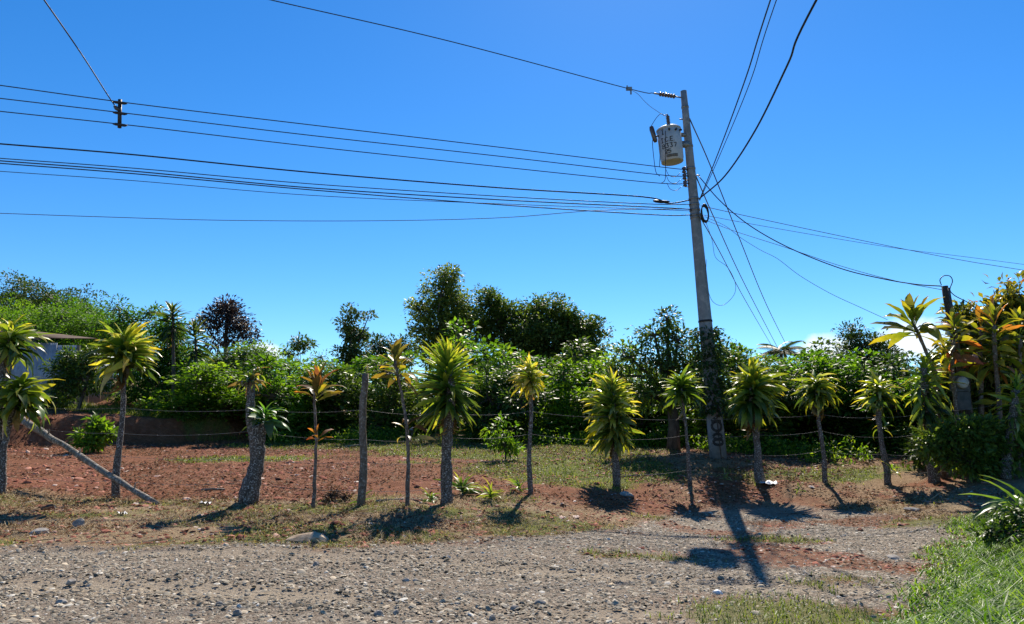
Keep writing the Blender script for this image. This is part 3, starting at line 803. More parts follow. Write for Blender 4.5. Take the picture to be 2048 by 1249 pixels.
CG = 'thin stemmed plants with orange yellow leaves'
def cordyline(base, stem, wpx, tufts, label, seed, Y=None, mat='bark_red', name='cordyline'):
    root, p = plant_root(name, base[0], base[1], label, 'plant', CG, Y=Y)
    y0 = p[1]; r = np.random.default_rng(seed); w = S(wpx, y0) / 2
    trunk(root, [p] + [P(a, b, y0) for a, b in stem], [w * 1.2] + [w * (1 - .35 * (i + 1) / len(stem)) for i in range(len(stem))], M[mat], 'stem', seed, 7)
    for (c0, c1, nl, L, el0, el1, pal) in tufts:
        q0 = P(*c0, y0) - p; q1 = P(*c1, y0) - p
        rosette(root, r, q0, q1, nl, S(L, y0), 'cordy', pal, pal, 0, el0, el1, 1.5)
    return root
cordyline((627, 1014), [(629, 940), (632, 860), (628, 800), (635, 765)], 7, [((634, 805), (636, 768), 24, 66, 88, 38, ORG), ((634, 885), (636, 872), 6, 40, 78, 20, [(.42, .16, .05), (.3, .08, .05)])], 'slender plant with copper orange leaf tuft left of the wooden post', 41)
cordyline((815, 1014), [(817, 930), (812, 860), (803, 790), (790, 720)], 8, [((797, 765), (789, 712), 34, 62, 86, 8, [(.50, .38, .05), (.40, .35, .05), (.30, .2, .05), (.20, .16, .05), (.14, .10, .04)]), ((815, 880), (812, 850), 9, 55, 75, 5, [(.05, .045, .03), (.08, .05, .04), (.5, .4, .15)])], 'tall plant with golden leaf tuft between post and largest plant', 42)
cordyline((1885, 930), [(1880, 820), (1862, 730), (1838, 672), (1826, 648)], 9, [((1836, 672), (1822, 640), 30, 92, 88, 10, [(.42, .38, .04), (.30, .30, .04), (.16, .15, .04), (.5, .36, .05)])], 'leaning golden tufted plant rising against the cloud on the right', 43, Y=16.6)
cordyline((1915, 930), [(1912, 820), (1905, 740), (1908, 680)], 10, [((1908, 720), (1908, 640), 34, 70, 80, -25, [(.42, .38, .04), (.22, .22, .04), (.4, .12, .05), (.5, .4, .05)]), ((1900, 760), (1896, 730), 14, 60, 50, -20, [(.42, .40, .05), (.3, .3, .05), (.3, .07, .05)])], 'yellow and red leaved plant hiding the meter post', 44, Y=16.4)
cordyline((1965, 935), [(1962, 820), (1958, 720), (1962, 660)], 11, [((1960, 730), (1962, 640), 36, 66, 80, -25, [(.42, .36, .04), (.15, .15, .04), (.09, .10, .03), (.45, .2, .05)]), ((1985, 700), (1990, 670), 14, 55, 70, -10, [(.42, .36, .04), (.12, .14, .03)])], 'dark yellow leaved plant right of the meter post', 45, Y=16.9)

cordyline((2000, 935), [(1998, 820), (1990, 720), (1988, 650)], 11, [((1990, 740), (1988, 632), 44, 70, 82, -25, [(.42, .38, .04), (.25, .26, .04), (.10, .12, .03), (.42, .16, .05)])], 'full yellow leaved plant between the meter post and right edge', 46, Y=16.2)
cordyline((1935, 935), [(1940, 830), (1938, 760)], 10, [((1938, 850), (1938, 735), 30, 56, 70, -30, [(.08, .11, .03), (.05, .08, .025), (.30, .30, .04)])], 'dark leaved low plant crowding the meter post', 47, Y=16.9)
cordyline((2035, 930), [(2038, 800), (2040, 680)], 11, [((2040, 800), (2040, 640), 50, 66, 82, -25, [(.40, .38, .05), (.12, .15, .03), (.22, .24, .04)])], 'tall yellow green leaved plant at the very right edge', 48, Y=16.4)
# small rosettes on the verge
for i, (px, py, L, nl, pal, lb) in enumerate(((862, 1003, 40, 18, [(.16, .24, .05), (.3, .34, .07)], 'small green rosette at the left foot of the largest plant'),
                                           (925, 990, 62, 26, [(.30, .34, .08), (.42, .40, .12), (.12, .18, .04)], 'pale striped rosette at the right foot of the largest plant'),
                                           (982, 1002, 44, 22, [(.40, .40, .08), (.28, .32, .06)], 'yellow green rosette between two trunks on the verge'),
                                           (1040, 985, 46, 14, [(.14, .2, .05), (.3, .32, .1)], 'thin sparse rosette left of the slender yellow plant'),
                                           (720, 1008, 34, 10, [(.12, .2, .04), (.3, .34, .08)], 'little green sprout at the foot of the wooden post'),
                                           (1450, 962, 26, 9, [(.5, .42, .2), (.4, .3, .12)], 'pale dry sprout in the shade before the concrete pole'),
                                           (1598, 985, 22, 8, [(.3, .34, .06), (.2, .28, .05)], 'tiny green sprout on the soil right of the pole'))):
    root, p = plant_root('rosette_plant', px, py, lb, 'plant', 'small rosettes on the verge', .02)
    rosette(root, np.random.default_rng(60 + i), (0, 0, .03), (0, 0, S(14, p[1])), nl, S(L, p[1]), 'narrow', pal, pal, 0, 75, 12)

# long bladed plant in the right foreground
p = PZ(2070, 1085, .02)
root = empty('giant_grass', p, 'long arching green blades entering from the right edge', 'plant')
r_ = np.random.default_rng(77)
for k, (az, el, L) in enumerate(((172, 42, 1.05), (182, 30, 1.15), (150, 60, .9), (200, 52, .85), (120, 66, .9), (90, 58, .8), (215, 38, .8), (165, 22, .9), (30, 60, .8), (300, 55, .7), (250, 60, .7))):
    add_leaf(root, 'narrow', 1 + k % 2, (r_.normal(0, .04), r_.normal(0, .04), .25 + r_.uniform(0, .15)), R(az), R(el), r_.normal(0, .2), L, [(.16, .26, .05), (.22, .32, .07)][k % 2], r_)
MB().tube([(0, 0, -.04), (.01, 0, .25), (0, .01, .5)], [.02, .016, .01], 7).build('stem', M['bark_red'], root)

# ------------------------------------------------------------------ trees and shrubs made of leaf clumps
def crown_data(lobes, nclump, per, leaf, clump, seed, upb=.25, aspect=.42, shell=.5, droop=.25):
    """lobes rows: x y z rx ry rz (local)"""
    r = np.random.default_rng(seed); lobes = np.asarray(lobes, float)
    w = (lobes[:, 3] * lobes[:, 4] * lobes[:, 5]) ** (2 / 3); w /= w.sum()
    li = r.choice(len(lobes), nclump, p=w)
    d = unit(r.normal(0, 1, (nclump, 3)))
    rad = shell + (1 - shell) * r.uniform(0, 1, nclump) ** .7
    cc = lobes[li, :3] + d * lobes[li, 3:] * rad[:, None] * r.uniform(.85, 1.12, (nclump, 1))
    nl = np.maximum(4, (per * r.uniform(.5, 1.5, nclump))).astype(int)
    ci = np.repeat(np.arange(nclump), nl); m = len(ci)
    off = unit(r.normal(0, 1, (m, 3))) * (1.75 * r.uniform(0, 1, (m, 1)) ** .42) * clump * (.6 + .8 * r.uniform(0, 1, nclump))[ci][:, None] * np.array((1, 1, .7))
    pos = cc[ci] + off
    dr = unit(off) + .7 * d[ci] + r.normal(0, .45, (m, 3)) + np.array((0, 0, upb - .25))
    nr = r.normal(0, .55, (m, 3)) + np.array((0, 0, 1.0))
    L = leaf * r.uniform(.65, 1.35, m)
    v, t = leaves(pos, dr, nr, L, L * aspect, r.uniform(-.05, 2 * droop, m)[:, None], .18)
    tone = np.clip(.5 * r.uniform(0, 1, nclump)[ci] + .5 * r.uniform(0, 1, m), 0, 1)
    return v, t, np.repeat(tone, 5), cc, li
def limbs(lobes, cc, li, top, r0, seed, twig=.012, every=1):
    r = np.random.default_rng(seed); mb = MB(); lobes = np.asarray(lobes, float)
    top = np.asarray(top, float)
    fork = top * .55
    mb.tube([(0, 0, -.15), top * .25 + r.normal(0, .03, 3), fork, top * .8 + r.normal(0, .05, 3), top], [r0 * 1.35, r0 * 1.0, r0 * .85, r0 * .6, r0 * .35], 9)
    for i, l in enumerate(lobes):
        s = top * r.uniform(.4, .85); e = l[:3]
        m1 = s + (e - s) * .5 + r.normal(0, .08, 3) * np.linalg.norm(e - s)
        rr = r0 * .45
        mb.tube([s, m1, e], [rr, rr * .7, rr * .4], 6, False)
        for c in cc[li == i][::every]:
            q = e + (c - e) * .5 + r.normal(0, .06, 3) * np.linalg.norm(c - e)
            mb.tube([e, q, c], [rr * .35, max(twig, rr * .2), twig * .5], 4, False)
    return mb
def tree(name, label, cat, base, top, lobes, nclump, per, leaf, clump, mat, r0, seed, group=None, barkm='bark', every=1, **kw):
    root = empty(name, base, label, cat, group)
    v, t, rn, cc, li = crown_data(lobes, nclump, per, leaf, clump, seed, **kw)
    me = np_mesh('crown', v, t, M[mat], rn)
    link(bpy.data.objects.new('crown', me), root)
    limbs(lobes, cc, li, top, r0, seed, every=every).build('trunk', M[barkm], root)
    return root
def pxtree(name, label, basepx, Y, lobes, nclump, per, leaf, clump, mat, r0, seed, cat='tree', depthk=1.0, group=None, topk=.75, **kw):
    """lobes in photo pixels (px, py, rx, ry) at depth Y; the base stands on the terrain"""
    bx = P(basepx, 860, Y)[0]; b = np.array((bx, Y, hz(bx, Y)))
    r = np.random.default_rng(seed)
    L = []
    for (px, py, rx, ry) in lobes:
        c = P(px, py, Y) - b; sx, sz = S(rx, Y), S(ry, Y)
        L.append((c[0], r.uniform(-.35, .35) * sx, c[2], sx, sx * depthk, sz))
    L = np.array(L); tz = L[:, 2].max() * topk; ctop = L[L[:, 2].argmax()]
    return tree(name, label, cat, b, (ctop[0] * .7, 0, tz), L, nclump, per, leaf, clump, mat, r0, seed, group, **kw)

# orchard bushes: five prototypes, then copies
def bush_proto(seed):
    r = np.random.default_rng(seed); lobes = []
    for k in range(9):
        a = r.uniform(0, 6.28); q = r.uniform(.2, .85)
        lobes.append((math.cos(a) * q, math.sin(a) * q, r.uniform(.5, 2.35) if k > 2 else .55, r.uniform(.55, .8), r.uniform(.55, .8), r.uniform(.5, .75)))
    for k in range(3):
        a = r.uniform(0, 6.28); lobes.append((math.cos(a) * .5, math.sin(a) * .5, r.uniform(2.3, 2.75), .35, .35, .5))
    v, t, rn, cc, li = crown_data(lobes, 230, 32, .135, .15, seed, shell=.5, aspect=.5)
    return np_mesh('crown', v, t, M[('leaf_orchard', 'leaf_mid', 'leaf_orchard', 'leaf_orchard', 'leaf_mid')[seed % 5]], rn), limbs(lobes, cc, li, (0, 0, 1.9), .065, seed, every=1)
BP = []
for s_ in range(5):
    me, mb = bush_proto(200 + s_)
    tm = bpy.data.meshes.new('trunk'); tm.from_pydata(mb.v, [], mb.f); tm.materials.append(M['bark']); tm.update()
    BP.append((me, tm))
def bush(px, toppy, Y, wid, label, k, rz):
    bx = P(px, 860, Y)[0]; z = hz(bx, Y)
    H = P(px, toppy - 22, Y)[2] - z
    root = empty('orchard_bush', (bx, Y, z - .05), label, 'bush', 'orchard bushes behind the yard')
    for nm, me in (('crown', BP[k % 5][0]), ('trunk', BP[k % 5][1])):
        link(bpy.data.objects.new(nm, me), root)
    wid *= 1.42
    root.scale = (wid / 2.6, wid / 2.6, H / 3.05); root.rotation_euler = (0, 0, rz)
OB = [(405, 745, 27, 2.6, 'rounded orchard bush left of the old sprouting trunk'),
      (470, 715, 30, 3.2, 'orchard bush rising behind the old sprouting trunk'),
      (545, 735, 27.5, 2.8, 'orchard bush right behind the green side rosette'),
      (600, 745, 31, 3.0, 'orchard bush behind the copper orange plant'),
      (668, 750, 28.5, 2.8, 'orchard bush between the copper plant and wooden post'),
      (735, 735, 32, 3.2, 'orchard bush directly behind the wooden post'),
      (790, 745, 28, 2.6, 'orchard bush behind the golden tufted plant'),
      (850, 720, 31, 3.0, 'orchard bush left behind the largest plant'),
      (955, 680, 29, 3.2, 'tall light orchard bush right behind the largest plant'),
      (1000, 745, 26, 2.4, 'low orchard bush in front of the tall light one'),
      (1035, 725, 31, 3.0, 'orchard bush left behind the bleached yellow plant'),
      (1110, 705, 30, 3.2, 'orchard bush right behind the bleached yellow plant'),
      (1165, 740, 27, 2.6, 'orchard bush left of the bushy column plant'),
      (1225, 725, 30, 3.0, 'orchard bush behind the bushy column plant'),
      (1285, 760, 25, 2.6, 'orchard bush between the column plant and thin stemmed plant'),
      (1395, 790, 24.5, 2.6, 'low bush seen between the thin stemmed plant and the pole'),
      (1340, 800, 27, 2.8, 'low bush behind the thick trunk left of the pole'),
      (1470, 715, 23.5, 2.4, 'bush in the gap right behind the concrete pole'),
      (1545, 745, 28, 3.0, 'orchard bush below the distant palm'),
      (1530, 745, 23, 2.4, 'bush behind the broad crowned plant right of the pole'),
      (1605, 722, 25, 2.8, 'bush left behind the slim yellow crowned plant'),
      (1640, 715, 29, 3.0, 'taller bush behind the slim yellow crowned plant'),
      (1690, 735, 24, 2.8, 'bush right behind the slim yellow crowned plant'),
      (1745, 738, 23, 2.6, 'bush behind the flat yellow crowned plant'),
      (1800, 728, 22.5, 2.6, 'bush left behind the dark dense plant'),
      (1850, 770, 21, 2.4, 'bush directly behind the dark dense plant'),
      (1905, 790, 20, 2.4, 'shaded bush behind the meter post'),
      (1985, 780, 20, 2.6, 'shaded bush behind the right edge plants'),
      (2060, 740, 21, 3.0, 'bush cut by the right edge of the view')]
for i, (px, ty, Y, wd, lb) in enumerate(OB):
    bush(px, ty, Y, wd, lb, i, i * 1.7)

fr = np.random.default_rng(77)
lob = [(x_, 44 + fr.uniform(0, 14), 2.0 + fr.uniform(.6, 2.4), fr.uniform(1.6, 2.6), fr.uniform(1.4, 2.2), fr.uniform(1.3, 1.9)) for x_ in np.arange(-36, 60, 1.25)]
v, t, rn, cc, li = crown_data(lob, 1500, 22, .30, .40, 78, shell=.4)
tag(link(bpy.data.objects.new('far_woodland', np_mesh('far_woodland', v, t, M['leaf_mid'], rn))), 'low far woodland closing the view behind the orchard', 'woodland', None, 'stuff')
wr = np.random.default_rng(88); wx = wr.uniform(-9, 15, 900)
wy = np.interp(wx, (-9, 0, 4, 6, 9, 15), (26.5, 25.8, 24, 21.6, 20.6, 19.4)) + wr.normal(0, .7, 900)
keep = fbm(wx * .6, wy * .6, 99) > .42; wx, wy = wx[keep], wy[keep]; nw = len(wx); ci = np.repeat(np.arange(nw), 24); m_ = len(ci)
hgt = wr.uniform(.12, .6, nw)[ci] * wr.uniform(0, 1, m_)
pos = np.stack([wx[ci] + wr.normal(0, .13, m_), wy[ci] + wr.normal(0, .13, m_), height(wx, wy)[ci] + hgt], 1)
v, t = leaves(pos, wr.normal(0, 1, (m_, 3)) + (0, 0, .4), wr.normal(0, .5, (m_, 3)) + (0, 0, 1), wr.uniform(.06, .16, m_), wr.uniform(.03, .07, m_), .2, .15)
tag(link(bpy.data.objects.new('hedge_weeds', np_mesh('hedge_weeds', v, t, M['leaf_orchard'], np.repeat(wr.uniform(0, 1, m_), 5)))), 'low leafy weeds growing along the foot of the orchard bushes', 'weeds', None, 'stuff')
# named trees (left to right)
pxtree('purple_tree', 'dark purple leaved tree with open branches against the sky', 450, 40, [(455, 635, 44, 26), (410, 650, 22, 16), (495, 655, 20, 20), (450, 612, 26, 12), (470, 675, 20, 10), (425, 685, 18, 8), (505, 680, 12, 10)], 95, 44, .20, .30, 'leaf_purple', .16, 301, shell=.35)
pxtree('dark_tree', 'slim dark tree with ragged side branches against the sky', 705, 42, [(700, 630, 20, 15), (735, 637, 14, 7), (705, 665, 26, 18), (685, 710, 20, 9), (715, 700, 30, 20), (712, 735, 34, 22), (700, 765, 30, 20), (690, 648, 12, 10)], 110, 44, .19, .26, 'leaf_dark', .14, 302, shell=.3, aspect=.6)
pxtree('tall_tree', 'tall conical green tree, highest on the skyline', 893, 50, [(890, 555, 30, 22), (880, 590, 44, 26), (905, 605, 38, 26), (860, 625, 38, 22), (915, 640, 46, 26), (875, 660, 46, 26), (855, 690, 30, 22), (905, 690, 48, 26), (885, 725, 46, 25), (832, 612, 14, 10), (830, 665, 16, 12)], 240, 66, .21, .36, 'leaf_dome', .22, 303, shell=.4, aspect=.6)
pxtree('broad_tree', 'broad dark domed tree right of the tallest tree', 1075, 52, [(1000, 640, 40, 40), (1050, 640, 42, 34), (1100, 630, 50, 34), (1150, 660, 42, 36), (1180, 690, 34, 34), (1020, 690, 60, 36), (1090, 690, 60, 40), (1150, 720, 56, 40), (1125, 665, 56, 44), (1060, 665, 60, 44), (1050, 740, 60, 30), (975, 605, 24, 26), (960, 650, 30, 34), (1195, 655, 18, 14)], 500, 72, .22, .42, 'leaf_dome', .4, 304, shell=.5, aspect=.6)
pxtree('pole_side_tree', 'dark open crowned tree with thick trunk left of the concrete pole', 1345, 21.6, [(1335, 640, 20, 26), (1310, 670, 38, 22), (1355, 680, 40, 26), (1260, 715, 42, 28), (1320, 730, 52, 34), (1385, 730, 42, 36), (1440, 715, 40, 26), (1465, 745, 30, 34), (1300, 790, 60, 30), (1390, 790, 44, 30), (1235, 750, 26, 30), (1440, 795, 38, 34)], 380, 22, .13, .17, 'leaf_mid', .16, 305, shell=.35, depthk=.7, aspect=.5)
pxtree('far_tree', 'dark round tree with bare twigs above the right bushes', 1720, 36, [(1720, 690, 40, 24), (1695, 715, 30, 22), (1755, 715, 38, 24), (1720, 745, 60, 28), (1705, 662, 18, 14), (1790, 730, 26, 20)], 150, 50, .18, .30, 'leaf_dark', .18, 306, shell=.4)
pxtree('thin_sapling', 'thin sapling with small round crown above the orchard', 598, 42, [(598, 688, 20, 12), (582, 705, 12, 8), (615, 690, 10, 8)], 36, 22, .22, .18, 'leaf_mid', .05, 307, shell=.2)
pxtree('sparse_tree', 'pale nearly leafless tree right of the thin sapling', 640, 48, [(640, 715, 24, 14), (622, 725, 14, 10), (655, 728, 14, 10)], 46, 5, .2, .2, 'leaf_mid', .07, 308, shell=.3)
pxtree('feathery_tree', 'feathery green tree below the cloud left of the sapling', 530, 38, [(520, 710, 40, 20), (550, 720, 30, 20), (480, 720, 34, 20), (560, 745, 30, 20)], 120, 24, .2, .28, 'leaf_bright', .1, 309, shell=.3)
pxtree('hazy_tree', 'distant grey green tree behind the golden tufted plant', 770, 60, [(760, 690, 30, 16), (800, 695, 30, 18), (780, 720, 50, 20)], 130, 24, .3, .36, 'leaf_dark', .16, 310, shell=.4)
pxtree('slender_tree', 'slender airy tree left of the dark strap leaved tops', 245, 34, [(240, 620, 24, 18), (220, 650, 30, 22), (265, 640, 26, 18), (300, 625, 26, 12), (250, 680, 40, 26), (240, 720, 50, 30)], 200, 22, .17, .22, 'leaf_bright', .1, 311, shell=.3)
pxtree('yard_tree', 'leafy green tree behind the yellow crowned plant', 330, 29.5, [(330, 680, 45, 34), (300, 730, 48, 38), (360, 730, 44, 40), (330, 780, 60, 36), (270, 780, 40, 34), (385, 780, 34, 34), (345, 655, 28, 20)], 330, 30, .17, .22, 'leaf_bright', .13, 312, shell=.45)
pxtree('bank_shrub', 'dense shrub on the bank below the shed', 150, 26.2, [(130, 740, 30, 22), (160, 755, 34, 24), (125, 780, 36, 22), (95, 812, 34, 16), (175, 730, 24, 20), (205, 765, 22, 22), (195, 715, 26, 18), (140, 715, 24, 14)], 290, 24, .13, .15, 'leaf_mid', .06, 313, cat='bush', shell=.45)
pxtree('leafy_bush', 'small glossy bush growing at the foot of the red bank', 190, 21.5, [(188, 865, 26, 18), (172, 878, 20, 14), (207, 872, 20, 14), (190, 850, 18, 10), (188, 888, 26, 10)], 64, 18, .17, .09, 'leaf_orchard', .02, 314, cat='bush', shell=.3)
pxtree('low_sapling', 'small light green sapling right behind the largest plant', 1010, 19, [(1010, 845, 20, 10), (990, 860, 16, 10), (1005, 875, 20, 10), (1025, 860, 14, 8), (1020, 895, 18, 10), (995, 890, 14, 10)], 44, 14, .14, .1, 'leaf_orchard', .02, 315, cat='bush', shell=.3)
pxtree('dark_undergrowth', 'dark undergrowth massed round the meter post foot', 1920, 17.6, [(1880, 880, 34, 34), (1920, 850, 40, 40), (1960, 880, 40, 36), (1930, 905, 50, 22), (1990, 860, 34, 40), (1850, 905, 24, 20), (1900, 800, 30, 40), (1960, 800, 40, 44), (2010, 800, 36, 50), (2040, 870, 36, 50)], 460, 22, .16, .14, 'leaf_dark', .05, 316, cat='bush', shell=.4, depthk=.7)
pxtree('mixed_shrub', 'tall mixed green and yellow shrub filling the right edge behind the meter post', 1985, 17.8, [(1935, 690, 32, 34), (1975, 660, 34, 34), (2020, 690, 36, 44), (1945, 750, 36, 36), (1995, 760, 44, 44), (2040, 780, 36, 50), (1900, 740, 26, 40), (1960, 820, 50, 40), (2010, 625, 34, 26), (1930, 640, 24, 22), (2045, 640, 30, 40)], 520, 18, .21, .17, 'leaf_yellowgreen', .08, 321, cat='bush', shell=.35, depthk=.6)
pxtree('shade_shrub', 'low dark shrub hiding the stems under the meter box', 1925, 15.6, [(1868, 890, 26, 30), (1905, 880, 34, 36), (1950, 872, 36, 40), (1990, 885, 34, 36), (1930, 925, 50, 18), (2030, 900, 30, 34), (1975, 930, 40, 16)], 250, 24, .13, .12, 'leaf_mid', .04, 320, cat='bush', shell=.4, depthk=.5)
pxtree('twiggy_tree', 'twiggy tree with sparse yellow and red leaves at the right edge', 2030, 17.6, [(2020, 575, 30, 18), (1985, 620, 28, 22), (2040, 640, 30, 30), (1990, 680, 40, 26), (2045, 700, 36, 30), (1960, 720, 30, 26), (2035, 590, 16, 30)], 120, 6, .2, .17, 'leaf_yellow', .10, 317, shell=.3)
pxtree('roadside_weed', 'broad leaved weed clump at the right edge above the lush grass', 2030, 9.6, [(2040, 1025, 30, 18), (2005, 1042, 20, 12), (2055, 1050, 34, 20), (2010, 1062, 40, 12), (1980, 1070, 24, 10)], 90, 13, .085, .07, 'leaf_mid', .012, 318, cat='plant', shell=.3)
pxtree('twig_heap', 'brownish dry twiggy weed by the copper orange plant', 668, 12.6, [(665, 990, 22, 14), (690, 995, 16, 10)], 90, 3, .05, .05, 'litter', .008, 319, cat='plant', shell=.2)

# hillside trees on the left: three prototypes, individual copies
HP = []
for s_ in range(3):
    r = np.random.default_rng(400 + s_)
    lobes = [(r.normal(0, 1.5), r.normal(0, 1.5), r.uniform(2.5, 6.5), r.uniform(1.3, 2.2), r.uniform(1.3, 2.2), r.uniform(1.0, 1.7)) for _ in range(11)]
    v, t, rn, cc, li = crown_data(lobes, 300, 44, .20, .38, 410 + s_, shell=.5, aspect=.55)
    lm = limbs(lobes, cc, li, (0, 0, 5.2), .2, 420 + s_, every=3)
    tm = bpy.data.meshes.new('trunk'); tm.from_pydata(lm.v, [], lm.f); tm.materials.append(M['bark']); tm.update()
    HP.append([np_mesh('crown', v, t, M[m_], rn) for m_ in ('leaf_bright', 'leaf_dark')] + [tm])
HT = [(-40, 590, 44, 0, 'bright hillside tree cut by the left edge behind the shed'), (50, 592, 42, 0, 'bright hillside tree directly above the shed roof'),
      (130, 600, 44, 0, 'bright hillside tree right above the bank shrub'), (190, 622, 40, 0, 'bright hillside tree left of the slender airy tree'),
      (-30, 550, 58, 1, 'dark tree on the hill crest at the left edge'), (20, 556, 62, 1, 'dark crest tree near the left edge, second one'),
      (118, 572, 60, 1, 'dark crest tree with rounded top above the bright ones'), (75, 580, 54, 0, 'bright tree just under the hill crest'),
      (165, 606, 52, 0, 'bright tree at the right shoulder of the hill'), (420, 700, 44, 0, 'bright tree under the purple leaved tree')]
for i, (px, ty, Y, dk, lb) in enumerate(HT):
    bx = P(px, 860, Y)[0]; z = hz(bx, Y); H = P(px, ty, Y)[2] - z
    root = empty('hillside_tree', (bx, Y, z - .1), lb, 'tree', 'trees on the left hillside')
    link(bpy.data.objects.new('crown', HP[i % 3][dk]), root); link(bpy.data.objects.new('trunk', HP[i % 3][2]), root)
    k = H / 7.6; root.scale = (max(.75, k), max(.75, k), k); root.rotation_euler = (0, 0, i * 2.1)

# tall strap-leaved heads among the left trees, and the distant palm
for i, (px, Y, zb, c0, c1, L, lb) in enumerate(((346, 28.0, 840, (346, 668), (346, 618), 44, 'tall strap leaved head poking above the left trees'),
                                            (392, 28.0, 850, (392, 715), (390, 648), 42, 'second strap leaved head right of the taller one'))):
    bx = P(px, 860, Y)[0]; b = np.array((bx, Y, hz(bx, Y)))
    root = empty('dracaena', b, lb, 'plant', 'strap leaved heads among the left trees')
    q0, q1 = P(*c0, Y) - b, P(*c1, Y) - b
    MB().tube([(0, 0, -.1), q0 * .5, q0, q1], [.09, .07, .05, .03], 8).build('trunk', M['bark'], root)
    rosette(root, np.random.default_rng(90 + i), q0, q1, 90, S(L, Y), 'narrow', [(.14, .16, .05), (.08, .12, .035)], DRK, 6, 75, -35, 1.2)
Y = 46; bx = P(1562, 860, Y)[0]; b = np.array((bx, Y, hz(bx, Y)))
root = empty('palm_tree', b, 'distant feathery palm crown where the far wires vanish', 'palm')
q = P(1562, 702, Y) - b
MB().tube([(0, 0, -.2), q * .5 + (.1, 0, 0), q], [.16, .13, .10], 9).build('trunk', M['bark'], root)
for k in range(13):
    az = k * 2.4; L = 1.9; pts = []
    el = R(62 - 4.5 * k)
    for s_ in np.linspace(0, 1, 9):
        a_ = el - 1.2 * s_
        pts.append((pts[-1] if pts else q) + (np.array((math.cos(az) * math.cos(a_), math.sin(az) * math.cos(a_), math.sin(a_))) * L / 9 if pts else 0))
    pts = np.array(pts)
    t_ = np.linspace(.12, 1, 46); cen = np.stack([np.interp(t_ * 8, range(9), pts[:, j]) for j in range(3)], 1)
    side = np.array((-math.sin(az), math.cos(az), 0)); fw = unit(pts[-1] - pts[0])
    pp = np.concatenate([cen, cen]); dd_ = np.concatenate([side + fw * .5 + (0, 0, -.35)] * 46 + [-side + fw * .5 + (0, 0, -.35)] * 46).reshape(-1, 3)
    LL = np.tile(.5 * np.sin(np.clip(t_ * .85 + .15, 0, 1) * math.pi) + .12, 2)
    v, t = leaves(pp, dd_, np.tile((0, 0, 1.), (92, 1)), LL, .05, .15, .1)
    link(bpy.data.objects.new('frond', np_mesh('frond', v, t, M['leaf_dark'], np.repeat(np.random.default_rng(k).uniform(0, 1, 92), 5))), root)

# ------------------------------------------------------------------ fence post, leaning log, barbed wire
root, p = plant_root('fence_post', 722, 1011, 'weathered wooden fence post with a dry sprout on top', 'post')
y0 = p[1]
trunk(root, [p, P(726, 880, y0), P(731, 748, y0)], [S(8.5, y0), S(7.5, y0), S(6.5, y0)], M['post_wood'], 'shaft', 3, 9, .08)
rosette(root, np.random.default_rng(8), P(731, 752, y0) - p, P(731, 746, y0) - p, 7, S(20, y0), 'broad', DEAD + GRN, DEAD, 0, 60, 10)
a_, b_ = P(22, 826, 13.7), G(314, 1008)
root = empty('leaning_log', b_, 'long grey log leaning from the left plants down to the ground', 'log')
m_ = MB(); pts = [a_ + (b_ - a_) * t for t in np.linspace(0, 1, 14)]
r_ = np.random.default_rng(12)
m_.tube([q - b_ + r_.normal(0, .008, 3) for q in pts], [.066 - .026 * i / 13 + r_.normal(0, .005) for i in range(14)], 10).build('shaft', M['log'], root)
for t in (.28, .5, .72, .86):
    q = a_ + (b_ - a_) * t - b_
    MB().tube([q, q + (.03, -.03, .12)], [.02, .008], 6).build('branch_stub', M['log'], root)
TR = [(-14, 990, 12.7), (238, 993, 12.8), (505, 1008, 12.4), (724, 1010, 12.2), (896, 1005, 12.55), (1061, 990, 13.9), (1232, 970, 16.3), (1374, 968, 16.8), (1513, 964, 17.2), (1644, 965, 17.2), (1768, 968, 17.0), (1862, 952, 16.5), (2020, 945, 15.7)]
for h_, nm in ((1.52, 'topmost barbed wire strand of the roadside fence'), (1.08, 'second barbed wire strand from the top of the fence'), (.68, 'third barbed wire strand from the top of the fence'), (.27, 'lowest barbed wire strand near the ground')):
    pts = []; r_ = np.random.default_rng(int(h_ * 100))
    nodes = []
    for (px, py, Y) in TR:
        xx = P(px, py, Y)[0]; Yw = Y - .10
        nodes.append(np.array((xx, Yw, hz(xx, Y) + h_ + r_.normal(0, .03))))
    for a_, b_ in zip(nodes[:-1], nodes[1:]):
        for t in np.linspace(0, 1, 9)[:-1]:
            q = a_ + (b_ - a_) * t; q[2] -= .05 * 4 * t * (1 - t); pts.append(q)
    pts.append(nodes[-1])
    mb = MB().tube(pts, .0028, 4, False)
    for i in range(len(pts) - 1):
        for t in (.25, .75):
            q = pts[i] + (pts[i + 1] - pts[i]) * t; dv = r_.normal(0, 1, 3); dv = dv / np.linalg.norm(dv) * .022
            mb.tube([q - dv, q + dv], .0022, 3, False)
    o = mb.build('barbed_wire', M['barbed'], None)
    tag(o, nm, 'wire', 'barbed wire strands')

